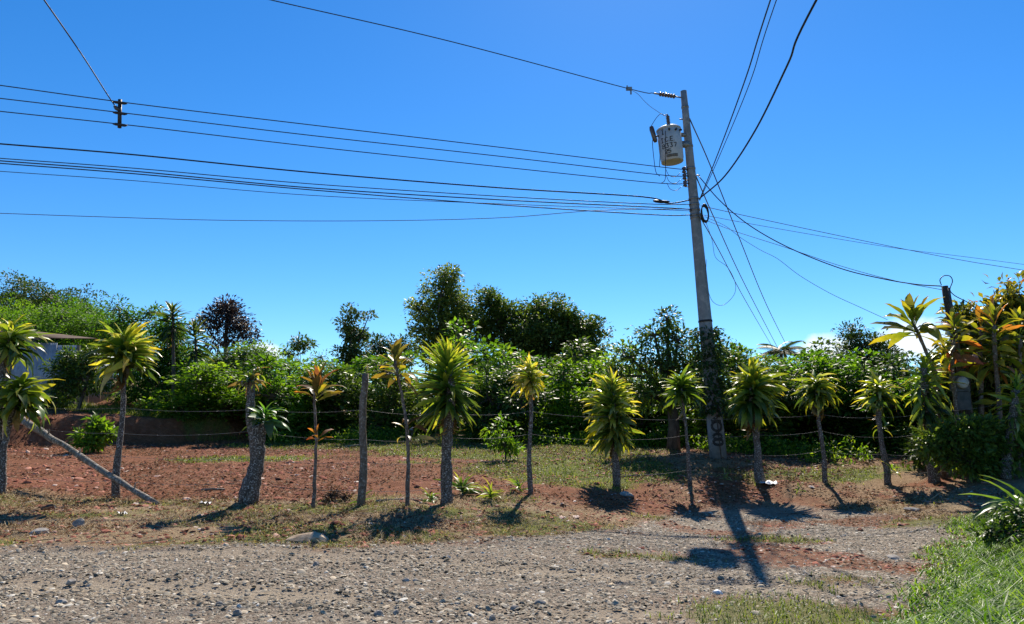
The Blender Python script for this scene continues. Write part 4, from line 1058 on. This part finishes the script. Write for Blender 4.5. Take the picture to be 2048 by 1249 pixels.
# ------------------------------------------------------------------ concrete utility pole
YP = 19.5
pb = P(1437, 914, YP); pt = P(1367, 183, YP - .05)
pb[2] -= .15
root = empty('utility_pole', pb, 'tall tapered concrete power pole leaning slightly left, numbered at its foot', 'pole')
axis_v = pt - pb; PH = np.linalg.norm(axis_v); pa = axis_v / PH
def pole_at(py):                             # point on the pole axis seen at photo row py
    t = (914 - py) / (914 - 183)
    lo, hi = 0.0, 1.0
    for _ in range(40):
        m = .5 * (lo + hi); q = pb + axis_v * m
        d = q - (0, 0, CAMZ); v = (-SP * d[1] + CP * d[2]) / (CP * d[1] + SP * d[2])
        if 624.5 - F * v > py: lo = m
        else: hi = m
    return q
R0, R1 = S(17, YP), S(6.6, YP)
def pole_r(q): return R0 + (R1 - R0) * np.linalg.norm(q - pb) / PH
shaft = MB().tube([axis_v * t for t in np.linspace(0, 1, 12)], [R0 + (R1 - R0) * t for t in np.linspace(0, 1, 12)], 20).build('shaft', M['concrete'], root)
for py in (215, 293, 338, 398, 410, 421, 431, 436, 643):
    q = pole_at(py); rr = pole_r(q) + .012
    MB().tube([q - pb - pa * .028, q - pb + pa * .028], [rr, rr], 18).build('band', M['steel'] if py != 643 else M['black_paint'], root)
for py, sgn in ((340, -1), (353, -1), (368, -1), (352, 1), (240, -1)):
    q = pole_at(py); rr = pole_r(q)
    MB().tube([q - pb + (sgn * rr, -.03, 0), q - pb + (sgn * (rr + .1), -.05, 0)], [.018, .018], 6).build('bolt', M['steel'], root)
# painted number running down the foot
Q = {'A': [((-.5, -1), (-.1, 1)), ((-.1, 1), (.1, 1)), ((.1, 1), (.5, -1)), ((-.32, -.2), (.32, -.2))], '2': [((-.5, .6), (-.2, 1)), ((-.2, 1), (.3, 1)), ((.3, 1), (.5, .5)), ((.5, .5), (-.5, -1)), ((-.5, -1), (.5, -1))]}
ring = lambda cy, rx, ry: [((rx * math.cos(a), cy + ry * math.sin(a)), (rx * math.cos(a + .55), cy + ry * math.sin(a + .55))) for a in np.arange(0, 6.28, .5236)]
Q['0'] = ring(0, .5, .95); Q['8'] = ring(.5, .44, .48) + ring(-.48, .5, .5)
def glyph_on(root, org, strokes, w, h, surf, thick, mat, name):
    mb = MB()
    for (x0, y0_), (x1, y1_) in strokes:
        n_ = 3
        for i in range(n_):
            qa = [(x0 + (x1 - x0) * (i + e) / n_, y0_ + (y1_ - y0_) * (i + e) / n_) for e in (0, 1)]
            dx_, dy_ = (qa[1][0] - qa[0][0]) * w, (qa[1][1] - qa[0][1]) * h
            ln = math.hypot(dx_, dy_) + 1e-9; nx_, ny_ = -dy_ / ln * thick / 2, dx_ / ln * thick / 2
            cs = []
            for (gx_, gy_) in qa:
                for s_ in (1, -1):
                    cs.append(surf(gx_ * w + s_ * nx_, gy_ * h + s_ * ny_) - org)
            mb.add(cs, [(0, 1, 3, 2)])
    return mb.build(name, mat, root, False)
for ch, py in (('A', 816), ('2', 833), ('0', 853), ('8', 879)):
    q = pole_at(py); rr = pole_r(q) + .006
    hh = S(11.5 if ch != '8' else 13, YP)
    def surf(u, v, q=q, rr=rr):
        a = u / rr - .08
        return q + pa * v + np.array((math.sin(a) * rr, -math.cos(a) * rr, 0))
    glyph_on(root, pb, Q[ch], S(20, YP), hh * .85, surf, .072, M['faded_paint'], 'painted_digit')
# climbing vine on the pole
vr = np.random.default_rng(55); m_ = 2300
tt = vr.uniform(0, 1, m_); pyv = 665 + 150 * tt
qv = np.array([pole_at(v_) for v_ in np.linspace(660, 830, 60)]); qi = (tt * 59).astype(int)
an = vr.uniform(-2.6, 2.6, m_); rad = S(14, YP) + np.abs(vr.normal(0, .17, m_)) * (.5 + np.sin(tt * 9) ** 2)
pos = qv[qi] + np.stack([np.sin(an) * rad, -np.cos(an) * rad, vr.normal(0, .05, m_)], 1)
rootv = empty('climbing_vine', pb, 'dark leafy vine climbing the middle of the concrete pole', 'vine')
v, t = leaves(pos - pb, np.stack([np.sin(an), -np.cos(an), vr.normal(-.4, .5, m_)], 1), vr.normal(0, .5, (m_, 3)) + np.stack([np.sin(an), -np.cos(an), np.full(m_, .6)], 1), vr.uniform(.07, .15, m_), vr.uniform(.04, .08, m_), .2, .15)
link(bpy.data.objects.new('foliage', np_mesh('foliage', v, t, M['leaf_dark'], np.repeat(vr.uniform(0, 1, m_), 5))), rootv)
MB().tube([qv[k] - pb + (math.sin(k * .5) * .2, -.21, 0) for k in range(0, 60, 3)] , .014, 5).tube([pb * 0 + (0, -.26, .1), qv[59] - pb + (0, -.22, 0)], .014, 5).build('stem', M['bark'], rootv)

# ------------------------------------------------------------------ transformer
TQ = P(1341, 293, YP - .1)
root = empty('transformer', TQ, 'pale grey cylindrical transformer hung on the left of the pole', 'transformer')
ta = unit(pa + np.array((-.03, .0, 0))); tx = unit(np.cross((0, 1, 0), ta)); ty = np.cross(ta, tx)
TRR = S(24.5, YP); TH = S(70, YP)
def tl(x, y, z): return tx * x + ty * y + ta * z
def lathe(prof, k=28):
    mb = MB(); v = []; f = []
    for (r_, z_) in prof:
        for j in range(k):
            a = 2 * math.pi * j / k; v.append(tl(r_ * math.cos(a), r_ * math.sin(a), z_))
    for i in range(len(prof) - 1):
        for j in range(k): f.append((i * k + j, i * k + (j + 1) % k, (i + 1) * k + (j + 1) % k, (i + 1) * k + j))
    f.append(tuple(range(k))[::-1]); f.append(tuple((len(prof) - 1) * k + j for j in range(k)))
    return mb.add(v, f)
h2 = TH / 2
lathe([(TRR * .86, -h2), (TRR * .93, -h2 + .0), (TRR * .93, -h2 + .05), (TRR * .97, -h2 + .09), (TRR, -.1), (TRR, h2 - .02)]).build('tank', M['tank'], root)
lathe([(TRR * 1.04, h2 - .02), (TRR * 1.05, h2 + .02), (TRR * .9, h2 + .06), (TRR * .3, h2 + .085)]).build('lid', M['tank'], root)
for (x, y, s_) in ((-.02, -.16, 1.0), ):
    mb = MB(); z0 = h2 + .05
    pr = []
    for i in range(7): pr += [(.035, i * .045), (.06, i * .045 + .015), (.035, i * .045 + .035)]
    mb.tube([tl(x, y, z0 + z_) for (_, z_) in pr] + [tl(x, y, z0 + .36)], [r_ for (r_, _) in pr] + [.012], 12).build('bushing', M['porcelain'], root)
fx = -TRR - .12
mb = MB(); mb.tube([tl(fx - .05, -.12, h2 + .10), tl(fx - .045, -.12, h2 + .02), tl(fx + .01, -.12, h2 - .30), tl(fx + .02, -.12, h2 - .36)], [.055, .068, .062, .04], 12).build('fuse_cutout', M['porcelain'], root)
MB().tube([tl(fx, -.10, h2 - .18), tl(-TRR * .8, -.05, h2 - .16)], .025, 8).build('cutout_bracket', M['steel'], root)
for z_ in (.06, -.42):
    pass
MB().box(tl(TRR + .09, 0, .02), (.22, .12, .16)).build('mount_bracket', M['steel'], root)
MB().box(tl(TRR + .07, 0, .30), (.14, .10, .09)).build('mount_bracket', M['steel'], root)
for (a_, z_) in ((.9, h2 - .10), (.35, h2 - .11), (-.2, h2 - .10)):
    MB().tube([tl(math.sin(a_) * TRR * .98, -math.cos(a_) * TRR * .98, z_), tl(math.sin(a_) * (TRR + .06), -math.cos(a_) * (TRR + .06), z_)], .028, 8).build('terminal', M['black_paint'], root)
# lettering wrapped on the tank
GL = {'I': [((0, -1), (0, 1)), ((-.35, 1), (.35, 1)), ((-.35, -1), (.35, -1))], 'C': [((.45, .7), (.1, 1)), ((.1, 1), (-.3, .9)), ((-.3, .9), (-.5, .3)), ((-.5, .3), (-.5, -.3)), ((-.5, -.3), (-.3, -.9)), ((-.3, -.9), (.1, -1)), ((.1, -1), (.45, -.7))],
      'E': [((-.4, -1), (-.4, 1)), ((-.4, 1), (.45, 1)), ((-.4, 0), (.3, 0)), ((-.4, -1), (.45, -1))], '.': [((-.1, -.9), (.1, -.9))],
      '3': [((-.45, 1), (.45, 1)), ((.45, 1), (0, .15)), ((0, .15), (.45, -.3)), ((.45, -.3), (.2, -1)), ((.2, -1), (-.45, -.85))], '7': [((-.45, 1), (.45, 1)), ((.45, 1), (-.1, -1))],
      '2': Q['2'], '5': [((.45, 1), (-.4, 1)), ((-.4, 1), (-.45, .1)), ((-.45, .1), (.3, .15)), ((.3, .15), (.45, -.4)), ((.45, -.4), (.1, -1)), ((.1, -1), (-.45, -.85))], '8': Q['8'], '0': Q['0'], '-': [((-1, 0), (1, 0))]}
def tsurf(a0, z0):
    def f_(u, v):
        a = a0 + u / TRR
        return tl(math.sin(a) * (TRR + .005), -math.cos(a) * (TRR + .005), z0 + v)
    return f_
for ch, u, z_, h_ in (('I', -.22, .36, .07), ('I', -.26, .12, .062), ('.', -.20, .12, .062), ('C', -.13, .12, .062), ('.', -.06, .12, .062), ('E', .01, .12, .062), ('.', .08, .12, .062),
                      ('8', -.24, -.06, .06), ('3', -.13, -.06, .06), ('3', -.02, -.06, .06), ('7', .09, -.06, .06), ('2', -.17, -.22, .05), ('5', -.08, -.22, .05)):
    glyph_on(root, np.zeros(3), GL[ch], .085, h_, tsurf(u / TRR - .12, z_ - .02), .020, M['faded_paint'], 'painted_letter')
for k in (0, 1, 2):
    glyph_on(root, np.zeros(3), [((-1, 0), (-.33, 0)), ((-.33, 0), (.33, 0)), ((.33, 0), (1, 0))], .16, 1, tsurf(-.2, -.34 - k * .028), .016, M['black_paint'], 'label_line')

# ------------------------------------------------------------------ wires
def wire(name, pts, rad, mat, label, sag=0, steps=24, group='overhead wires'):
    out_ = []
    for a_, b_ in zip(pts[:-1], pts[1:]):
        for t in np.linspace(0, 1, steps + 1)[:-1]:
            q = a_ + (b_ - a_) * t; out_.append(q - np.array((0, 0, sag * 4 * t * (1 - t))))
    out_.append(pts[-1])
    o = MB().tube(out_, rad * 1.1, 5).build(name, M[mat], None)
    return tag(o, label, 'wire', group)
def smooth(pts, m=6):                        # Catmull-Rom
    pts = [np.asarray(p_, float) for p_ in pts]; P_ = [2 * pts[0] - pts[1]] + pts + [2 * pts[-1] - pts[-2]]; o = []
    for i in range(1, len(P_) - 2):
        for t in np.linspace(0, 1, m + 1)[:-1]:
            a, b, c, d = P_[i - 1:i + 3]
            o.append(.5 * (2 * b + (c - a) * t + (2 * a - 5 * b + 4 * c - d) * t * t + (3 * b - 3 * c + d - a) * t ** 3))
    return o + [pts[-1]]
def ext(a, b, k):                            # run past b by k times the span
    return b + (b - a) * k
def run_left(py_pole, px_in, pts, z1, rad, mat, label, off=-.1):
    """from the pole leftwards through photo points; z falls linearly to z1 at the left frame edge"""
    q = pole_at(py_pole); s = q + np.array((off, -pole_r(q) * .6, 0))
    z0 = s[2]; o = [s]
    for i, (px, py) in enumerate(pts):
        t = (px_in - px) / px_in
        o.append(PZ(px, py, z0 + (z1 - z0) * t))
    o.append(ext(o[-2], o[-1], 1.2))
    return wire('power_line', smooth(o, 8), rad, mat, label, 0, 1)
run_left(342, 1360, [(1310, 333), (1000, 295), (620, 250), (270, 208), (0, 171)], pole_at(342)[2] + .1, .011, 'wire', 'uppermost of three parallel wires held by the spacer bar')
run_left(355, 1360, [(1310, 349), (1000, 313), (620, 271), (270, 229), (0, 197)], pole_at(355)[2] + .1, .011, 'wire', 'middle of three parallel wires held by the spacer bar')
run_left(369, 1360, [(1310, 366), (1000, 334), (620, 293), (270, 252), (0, 223)], pole_at(369)[2] + .1, .011, 'wire', 'lowest of three parallel wires held by the spacer bar')
run_left(402, 1360, [(1335, 407), (1285, 394), (1000, 376), (620, 345), (270, 310), (0, 288)], pole_at(402)[2] + .1, .017, 'blackrubber', 'thick black cable with a splice left of the pole')
run_left(411, 1360, [(1290, 408), (1000, 393), (620, 368), (270, 337), (0, 317)], pole_at(411)[2] + .1, .011, 'wire', 'upper wire of the tight pair under the thick cable')
run_left(421, 1360, [(1310, 415), (1000, 400), (620, 376), (270, 343), (0, 322)], pole_at(421)[2] + .1, .014, 'wire', 'lower wire of the tight pair under the thick cable')
run_left(432, 1360, [(1310, 430), (1000, 410), (620, 380), (270, 348), (0, 327)], pole_at(432)[2] + .1, .013, 'blackrubber', 'dark cable ending in a clamp below the tight pair')
run_left(424, 1360, [(1250, 417), (1000, 408), (620, 391), (270, 362), (0, 343)], pole_at(424)[2], .008, 'wire', 'thin wire under the bundle of dark cables')
run_left(420, 1360, [(1200, 421), (1000, 436), (750, 442), (450, 441), (200, 434), (0, 427)], pole_at(420)[2] - .3, .009, 'wire_grey', 'lowest drooping thin wire crossing the left sky')
# high voltage lead to the pole top
q = pole_at(197); s = q + np.array((-.1, -.05, 0)); z0 = s[2]
a1, a2, a3 = PZ(1308, 187, z0 + .02), PZ(1258, 178, z0 + .03), PZ(540, 0, z0 + .25)
mid_ = PZ(900, 83, z0 + .05)
wire('power_line', smooth([a1, a2, mid_, a3, ext(mid_, a3, 1.0)], 8), .011, 'wire', 'single high wire running from the pole top to the upper left', 0, 1)
root = empty('strain_insulator', s, 'ribbed brown strain insulator at the pole top', 'insulator')
mb = MB(); L_ = a1 - s; pr = []
for i in range(6): pr += [(.22 + i * .1, .028), (.245 + i * .1, .062), (.285 + i * .1, .058), (.31 + i * .1, .028)]
mb.tube([L_ * t for t, _ in pr], [r_ for _, r_ in pr], 12).build('sheds', M['porcelain'], root)
MB().tube([L_ * 0, L_ * .22], .02, 6).build('eye_bolt', M['steel'], root)
MB().tube([L_ * .82, L_ * 1.0], .024, 6).build('clamp', M['steel'], root)
# clamp and jumper down to the transformer bushing
o = MB().box((0, 0, 0), (.16, .06, .09)).box((.05, 0, -.09), (.04, .04, .14)).box((-.05, 0, .05), (.03, .03, .09)).build('line_clamp', M['steel'], None, False, loc=tuple(a2))
tag(o, 'small metal clamp on the high wire left of the insulator', 'clamp')
bt = TQ + tl(-.02, -.16, h2 + .41); ft = TQ + tl(fx - .05, -.12, h2 + .12)
Yw = YP - .2
wire('jumper_wire', smooth([a2, P(1275, 188, Yw), P(1288, 202, Yw), P(1300, 213, Yw), P(1313, 222, Yw), P(1326, 230, Yw), bt], 5), .006, 'wire_grey', 'thin wavy jumper from the clamp to the transformer top', 0, 1, 'transformer leads')
wire('jumper_wire', smooth([ft, P(1313, 236, Yw), P(1322, 228, Yw), P(1329, 232, Yw), bt], 6), .008, 'wire', 'looped lead joining fuse cutout and bushing', 0, 1, 'transformer leads')
for i, (pts, lb) in enumerate(([[(1309, 270), (1305, 285), (1308, 320), (1312, 345), (1320, 353)], 'outer left lead curving down to the middle wire'], [[(1317, 282), (1320, 300), (1319, 335)], 'short straight lead down to the uppermost wire'],
                              [[(1331, 262), (1331, 320), (1331, 350), (1329, 362), (1322, 367)], 'long lead running down the tank to the lowest wire'])):
    Yl = YP - .1 - TRR - .05 if i == 2 else YP - .25
    wire('jumper_wire', smooth([P(a, b, Yl) for a, b in pts], 6), .009, 'blackrubber', lb, 0, 1, 'transformer leads')
# insulator spools on the pole
for i, py in enumerate((342, 355, 369)):
    q = pole_at(py) + np.array((-pole_r(pole_at(py)) - .09, -.05, 0))
    root = empty('spool_insulator', q, ('top', 'middle', 'bottom')[i] + ' dark spool insulator on the left face of the pole', 'insulator', 'spool insulators on the pole')
    MB().tube([(0, 0, -.075), (0, 0, -.05), (0, 0, 0), (0, 0, .05), (0, 0, .075)], [.05, .06, .035, .06, .05], 12).build('spool', M['porcelain'], root)
    MB().tube([(0, 0, -.09), (.12, 0, -.09)], .012, 6).tube([(0, 0, .09), (.12, 0, .09)], .012, 6).tube([(0, 0, -.1), (0, 0, .1)], .01, 6).build('clevis', M['steel'], root)
    wire('jumper_wire', smooth([q + (-.5, 0, .02), q + (-.42, -.02, -.16), q + (-.25, -.02, -.2), q + (-.1, 0, -.08)], 6), .007, 'wire', ('top', 'middle', 'bottom')[i] + ' short slack tail by the spool insulators', 0, 1, 'transformer leads')
# splice on the thick cable
sp_ = PZ(1322, 404, pole_at(402)[2]); 
o = MB().tube([(-.22, 0, .03), (-.16, 0, .02), (.0, 0, 0), (.16, 0, -.0), (.24, 0, 0)], [.018, .04, .045, .038, .018], 8).build('cable_splice', M['blackrubber'], None, True, loc=tuple(sp_))
tag(o, 'black sleeve splice on the thick cable near the pole', 'splice')
# cable coil
cq = pole_at(430) + np.array((pole_r(pole_at(430)) + .10, -.12, 0)); cr = np.random.default_rng(9); pts = []
for i in range(200):
    a = i / 200 * 2 * math.pi * 8; rr = .23 + .025 * math.sin(i * .37)
    pts.append((math.cos(a) * rr * .55 + cr.normal(0, .003), math.cos(a) * rr * .5 + .05 * math.sin(i * .11), math.sin(a) * rr))
o = MB().tube(pts, .013, 5).build('cable_coil', M['blackrubber'], None, True, loc=tuple(cq)); tag(o, 'coil of spare black cable tied to the pole', 'cable coil')
# runs going up to the right, over the camera
def over(py0, p_top, zt, rad, mat, label, mids=()):
    s = pole_at(py0) + np.array((pole_r(pole_at(py0)), -.1, 0))
    e = PZ(*p_top, zt); o = [s] + [PZ(a, b, s[2] + (zt - s[2]) * f_) for a, b, f_ in mids] + [e, ext(s, e, .9) + (0, 0, .3)]
    wire('power_line', smooth(o, 10), rad, mat, label, 0, 1)
over(400, (1633, 0), 8.3, .018, 'blackrubber', 'thick black cable swooping overhead to the upper right', [(1450, 352, .1), (1510, 262, .4), (1575, 130, .7)])
over(402, (1541, 0), 8.6, .012, 'wire', 'left wire of the overhead pair leaving the top edge', [(1440, 297, .3), (1492, 155, .6)])
over(404, (1553, 0), 8.6, .008, 'wire', 'right thinner wire of the overhead pair leaving the top edge', [(1440, 310, .3), (1500, 165, .6)])
# runs to the far pole behind the trees
for py0, px1, py1, md, rad, lb in ((238, 1580, 705, [(1420, 330), (1480, 480), (1533, 610)], .011, 'rightmost of the far wires descending to the palm'), (353, 1560, 705, [(1430, 440), (1490, 570)], .011, 'middle far wire descending to the palm'), (436, 1548, 700, [(1440, 505), (1490, 600)], .009, 'leftmost far wire descending to the palm')):
    s = pole_at(py0) + np.array((pole_r(pole_at(py0)), 0, 0)); Y1 = 58.0
    o = [s]
    k_ = len(md) + 1
    for i, (a, b) in enumerate(md):
        f_ = (i + 1) / k_
        Yi = 1 / ((1 - f_) / YP + f_ / Y1); o.append(P(a, b, Yi))
    o.append(P(px1, py1, Y1)); wire('power_line', smooth(o, 8), rad * 1.6, 'wire', lb, 0, 1)
# loop of slack wire under the coil
s = cq + np.array((0, 0, -.2))
wire('slack_wire', smooth([s, P(1424, 480, 19.3), P(1431, 515, 19.3), P(1455, 535, 19.3), P(1470, 565, 19.3), P(1468, 590, 19.3), P(1445, 611, 19.3), P(1423, 600, 19.3), P(1413, 560, 19.3), pole_at(520) + (.17, -.05, 0)], 6), .006, 'wire_grey', 'thin slack loop of wire hanging right of the pole', 0, 1)
# service drop to the meter post and lines on to the right
MT = P(1889, 572, 16.8)
s = pole_at(353) + np.array((pole_r(pole_at(353)) + .08, 0, 0))
def inter(s, e, pl):
    o = [s]; k_ = len(pl) + 1
    for i, (a, b) in enumerate(pl): o.append(P(a, b, s[1] + (e[1] - s[1]) * (i + 1) / k_))
    return o + [e]
wire('power_line', smooth(inter(s, MT + (-.1, -.05, -.02), [(1440, 402), (1500, 452), (1580, 497), (1680, 537), (1760, 557), (1830, 569)]), 8), .013, 'blackrubber', 'dark twisted service cable sagging to the meter post', 0, 1)
s = pole_at(437) + np.array((pole_r(pole_at(437)), 0, 0))
wire('power_line', smooth(inter(s, MT + (-.08, -.02, -.10), [(1470, 463), (1570, 495), (1680, 532), (1790, 562)]), 8), .007, 'wire_grey', 'thin line below the service cable to the meter post', 0, 1)
wire('power_line', smooth(inter(pole_at(432) + (.2, 0, 0), P(1775, 640, 17.0), [(1450, 452), (1480, 475), (1520, 500), (1555, 518), (1600, 552), (1660, 587), (1720, 615)]), 6), .006, 'wire_grey', 'wavy thin wire dropping to the leaning golden plant', 0, 1)
for py0, e, pl, rad, lb in ((412, (2060, 543), [(1500, 434), (1650, 466), (1800, 497), (1930, 522)], .009, 'lower of two lines leaving the right edge'), (430, (2060, 531), [(1500, 448), (1650, 474), (1800, 498), (1930, 514)], .007, 'upper of two lines leaving the right edge')):
    e_ = P(*e, 24.0); o = inter(pole_at(py0) + (.18, 0, 0), e_, pl); o.append(ext(o[-2], o[-1], 5))
    wire('power_line', smooth(o, 6), rad, 'wire_grey', lb, 0, 1)
# spacer bar on the three left wires
zs = pole_at(355)[2] + .1
b0 = PZ(240, 226, zs)
root = empty('wire_spacer', b0 + (0, 0, -.3), 'short black spacer bar clamped across three wires at upper left', 'spacer')
t0, t1 = P(240, 200, b0[1]) - b0 + (0, 0, .3), P(239, 256, b0[1]) - b0 + (0, 0, .3)
MB().tube([t1, t0], [.042, .042], 8).build('bar', M['blackrubber'], root)
for py in (206, 227, 250):
    c = P(240, py, b0[1] - .02) - b0 + (0, 0, .3)
    MB().tube([c + (-.16, 0, .02), c + (-.1, 0, .015), c + (.1, 0, -.015), c + (.16, 0, -.02)], [.015, .032, .032, .015], 8).build('clamp', M['blackrubber'], root)
c = P(233, 217, b0[1] - .04) - b0 + (0, 0, .3)
MB().tube([c + (-.05, 0, .05), c, c + (.06, 0, -.05)], [.03, .05, .03], 8).build('tap_connector', M['meter_grey'], root)
e1 = PZ(88, 0, zs + .4)
wire('power_line', smooth([P(233, 217, b0[1] - .04), P(215, 190, b0[1] - .3), PZ(160, 104, zs + .15), e1, ext(PZ(160, 104, zs + .15), e1, 1.2)], 8), .012, 'blackrubber', 'steep tap cable rising from the spacer bar to the top edge', 0, 1)

# ------------------------------------------------------------------ meter post
mbp = P(1940, 905, 16.8); mbp[2] = hz(mbp[0], 16.8) - .1
root = empty('meter_post', mbp, 'dark wooden service post with an electricity meter box', 'post')
trunk(root, [mbp, P(1918, 740, 16.8), MT], [.10, .085, .07], M['post_dark'], 'shaft', 21, 12, .03)
cpt = P(1919, 768, 16.55) - mbp
MB().box(cpt + (0, 0, 0), (.36, .16, .34)).build('meter_box', M['meter_grey'], root, False)
MB().box(cpt + (.03, .0, -.38), (.30, .12, .40)).build('breaker_box', M['meter_grey'], root, False)
mb = MB()
mb.tube([cpt + (0, -.08, .02), cpt + (0, -.14, .02), cpt + (0, -.17, .02), cpt + (0, -.18, .02)], [.13, .13, .11, .02], 20).build('meter_glass', M['glass'], root)
MB().tube([cpt + (0, -.082, .02), cpt + (0, -.10, .02)], [.15, .15], 20).build('meter_ring', M['steel'], root)
MB().tube([cpt + (.12, .02, .17), P(1904, 640, 16.62) - mbp + (.05, 0, 0), P(1893, 576, 16.62) - mbp + (.05, 0, 0)], .025, 8).build('conduit', M['meter_grey'], root)
wire('service_loop', smooth([MT + (-.12, -.08, 0), P(1880, 560, 16.7), P(1888, 552, 16.7), P(1900, 553, 16.7), P(1905, 563, 16.7), P(1900, 580, 16.7), P(1910, 592, 16.7), P(1935, 605, 16.7), P(1960, 622, 16.9)], 6), .010, 'blackrubber', 'black cable loop curling over the meter post top', 0, 1)

# ------------------------------------------------------------------ shed
YS = 27.5
sb = P(60, 833, YS); sb[2] = hz(sb[0], YS)
root = empty('shed', sb, 'small corrugated zinc shed with rusty roof behind the left plants', 'shed')
def corrugated(name, o, ux, uz, w, h, mat, per=.076, amp=.011, nrm=(0, -1, 0)):
    ux, uz, nrm = (np.asarray(q_, float) for q_ in (ux, uz, nrm)); k = int(w / per * 6); v = []; f = []
    for i in range(k + 1):
        s_ = i / k * w; a = amp * math.sin(s_ / per * 2 * math.pi)
        for e in (0, h): v.append(np.asarray(o) + ux * s_ + uz * e + nrm * a)
    for i in range(k): f.append((2 * i, 2 * i + 2, 2 * i + 3, 2 * i + 1))
    b_ = MB().add(v, f).build(name, mat, root)
    md = b_.modifiers.new('thickness', 'SOLIDIFY'); md.thickness = .003
xl = P(16, 800, YS)[0] - sb[0]
for k in range(3):
    corrugated('wall_sheet', (xl + k * .83, -.012 * (k % 2), -.1), (1, 0, 0), (0, 0, 1), .81, 2.45 - .09 * k, M['zinc'])
for k in range(3):
    corrugated('side_sheet', (xl + 2.48, .1 + k * .82, -.1), (0, 1, 0), (0, 0, 1), .81, 2.1, M['zinc'], nrm=(1, 0, 0))
for k in range(3):
    corrugated('roof_sheet', (xl - 1.1 + k * .82, -.55 + .002 * k, 2.66 - k * .095), unit((1, 0, -.116)), unit((0, 1, .12)), .86, 3.6, M['rust'], amp=.014, nrm=(0, 0, 1))
for k in range(12):
    MB().box((xl - .24, -.1 + .01 * (k % 2), .0 + k * .2), (.44, .22, .19)).build('block', M['block'], root, False)
MB().box((xl + 2.53, -.12, 1.0), (.1, .1, 2.3)).build('corner_post', M['post_wood'], root, False)
MB().box((xl + .12, -.5, 2.47), (2.4, .05, .06), Matrix.Rotation(.115, 3, 'Y')).build('eave_beam', M['post_wood'], root, False)

# ------------------------------------------------------------------ odds and ends on the ground
def scrap(px, py, w, label, mat, hgt=.5, seed=0):
    p = G(px, py); r = np.random.default_rng(700 + seed); s = S(w, p[1]) / 2; v = []; f = []
    for i in range(7):
        for j in range(5):
            v.append(((i / 6 - .5) * 2 * s, (j / 4 - .5) * 1.3 * s, max(0, r.normal(.35, .3)) * s * hgt))
    for i in range(6):
        for j in range(4): a = i * 5 + j; f.append((a, a + 5, a + 6, a + 1))
    o = MB().add(v, f).build('litter_scrap', M[mat], None, True, loc=(p[0], p[1], p[2] + .01)); o.rotation_euler = (0, 0, r.uniform(0, 3))
    tag(o, label, 'litter')
scrap(411, 1013, 22, 'crumpled white plastic left of the old sprouting trunk', 'white_plastic', .8, 1)
scrap(244, 1034, 16, 'small white scrap in the grass under the leaning log', 'white_plastic', .8, 2)
scrap(1535, 970, 32, 'white rag lying by the trunk right of the pole', 'white_plastic', .5, 3)
def stick(p0, p1, rad, label, mat='log'):
    a, b = G(*p0), G(*p1); a[2] += rad * .7; b[2] += rad * .7
    m_ = (a + b) / 2 + (0, 0, .015)
    o = MB().tube([a - a, m_ - a, b - a], [rad, rad * .9, rad * .6], 7).build('stick', M[mat], None, True, loc=tuple(a)); tag(o, label, 'stick', 'sticks lying about')
stick((752, 1006), (845, 1000), .028, 'pale stick lying at the foot of the golden tufted plant')
stick((402, 985), (450, 982), .025, 'short grey stick on the red soil left of the old trunk')
stick((1240, 955), (1330, 950), .015, 'thin pale stick right of the bushy column plant')
stick((1835, 1005), (1880, 1008), .02, 'pale stick in the shade at the driveway end')
stick((690, 895), (738, 893), .03, 'orange brown stick lying on the far yard grass', 'rock_tan')

# ------------------------------------------------------------------ pieces that belong to a part hang under that part
for o in list(COL.objects):
    base_name = o.name.split('.')[0]
    host = {'painted_digit': 'shaft', 'painted_letter': 'tank', 'label_line': 'tank', 'terminal': 'tank', 'meter_glass': 'meter_box', 'meter_ring': 'meter_box', 'cutout_bracket': 'fuse_cutout'}.get(base_name)
    if host and o.parent:
        h_ = [c for c in o.parent.children if c.name.split('.')[0] == host]
        if h_: o.parent = h_[0]
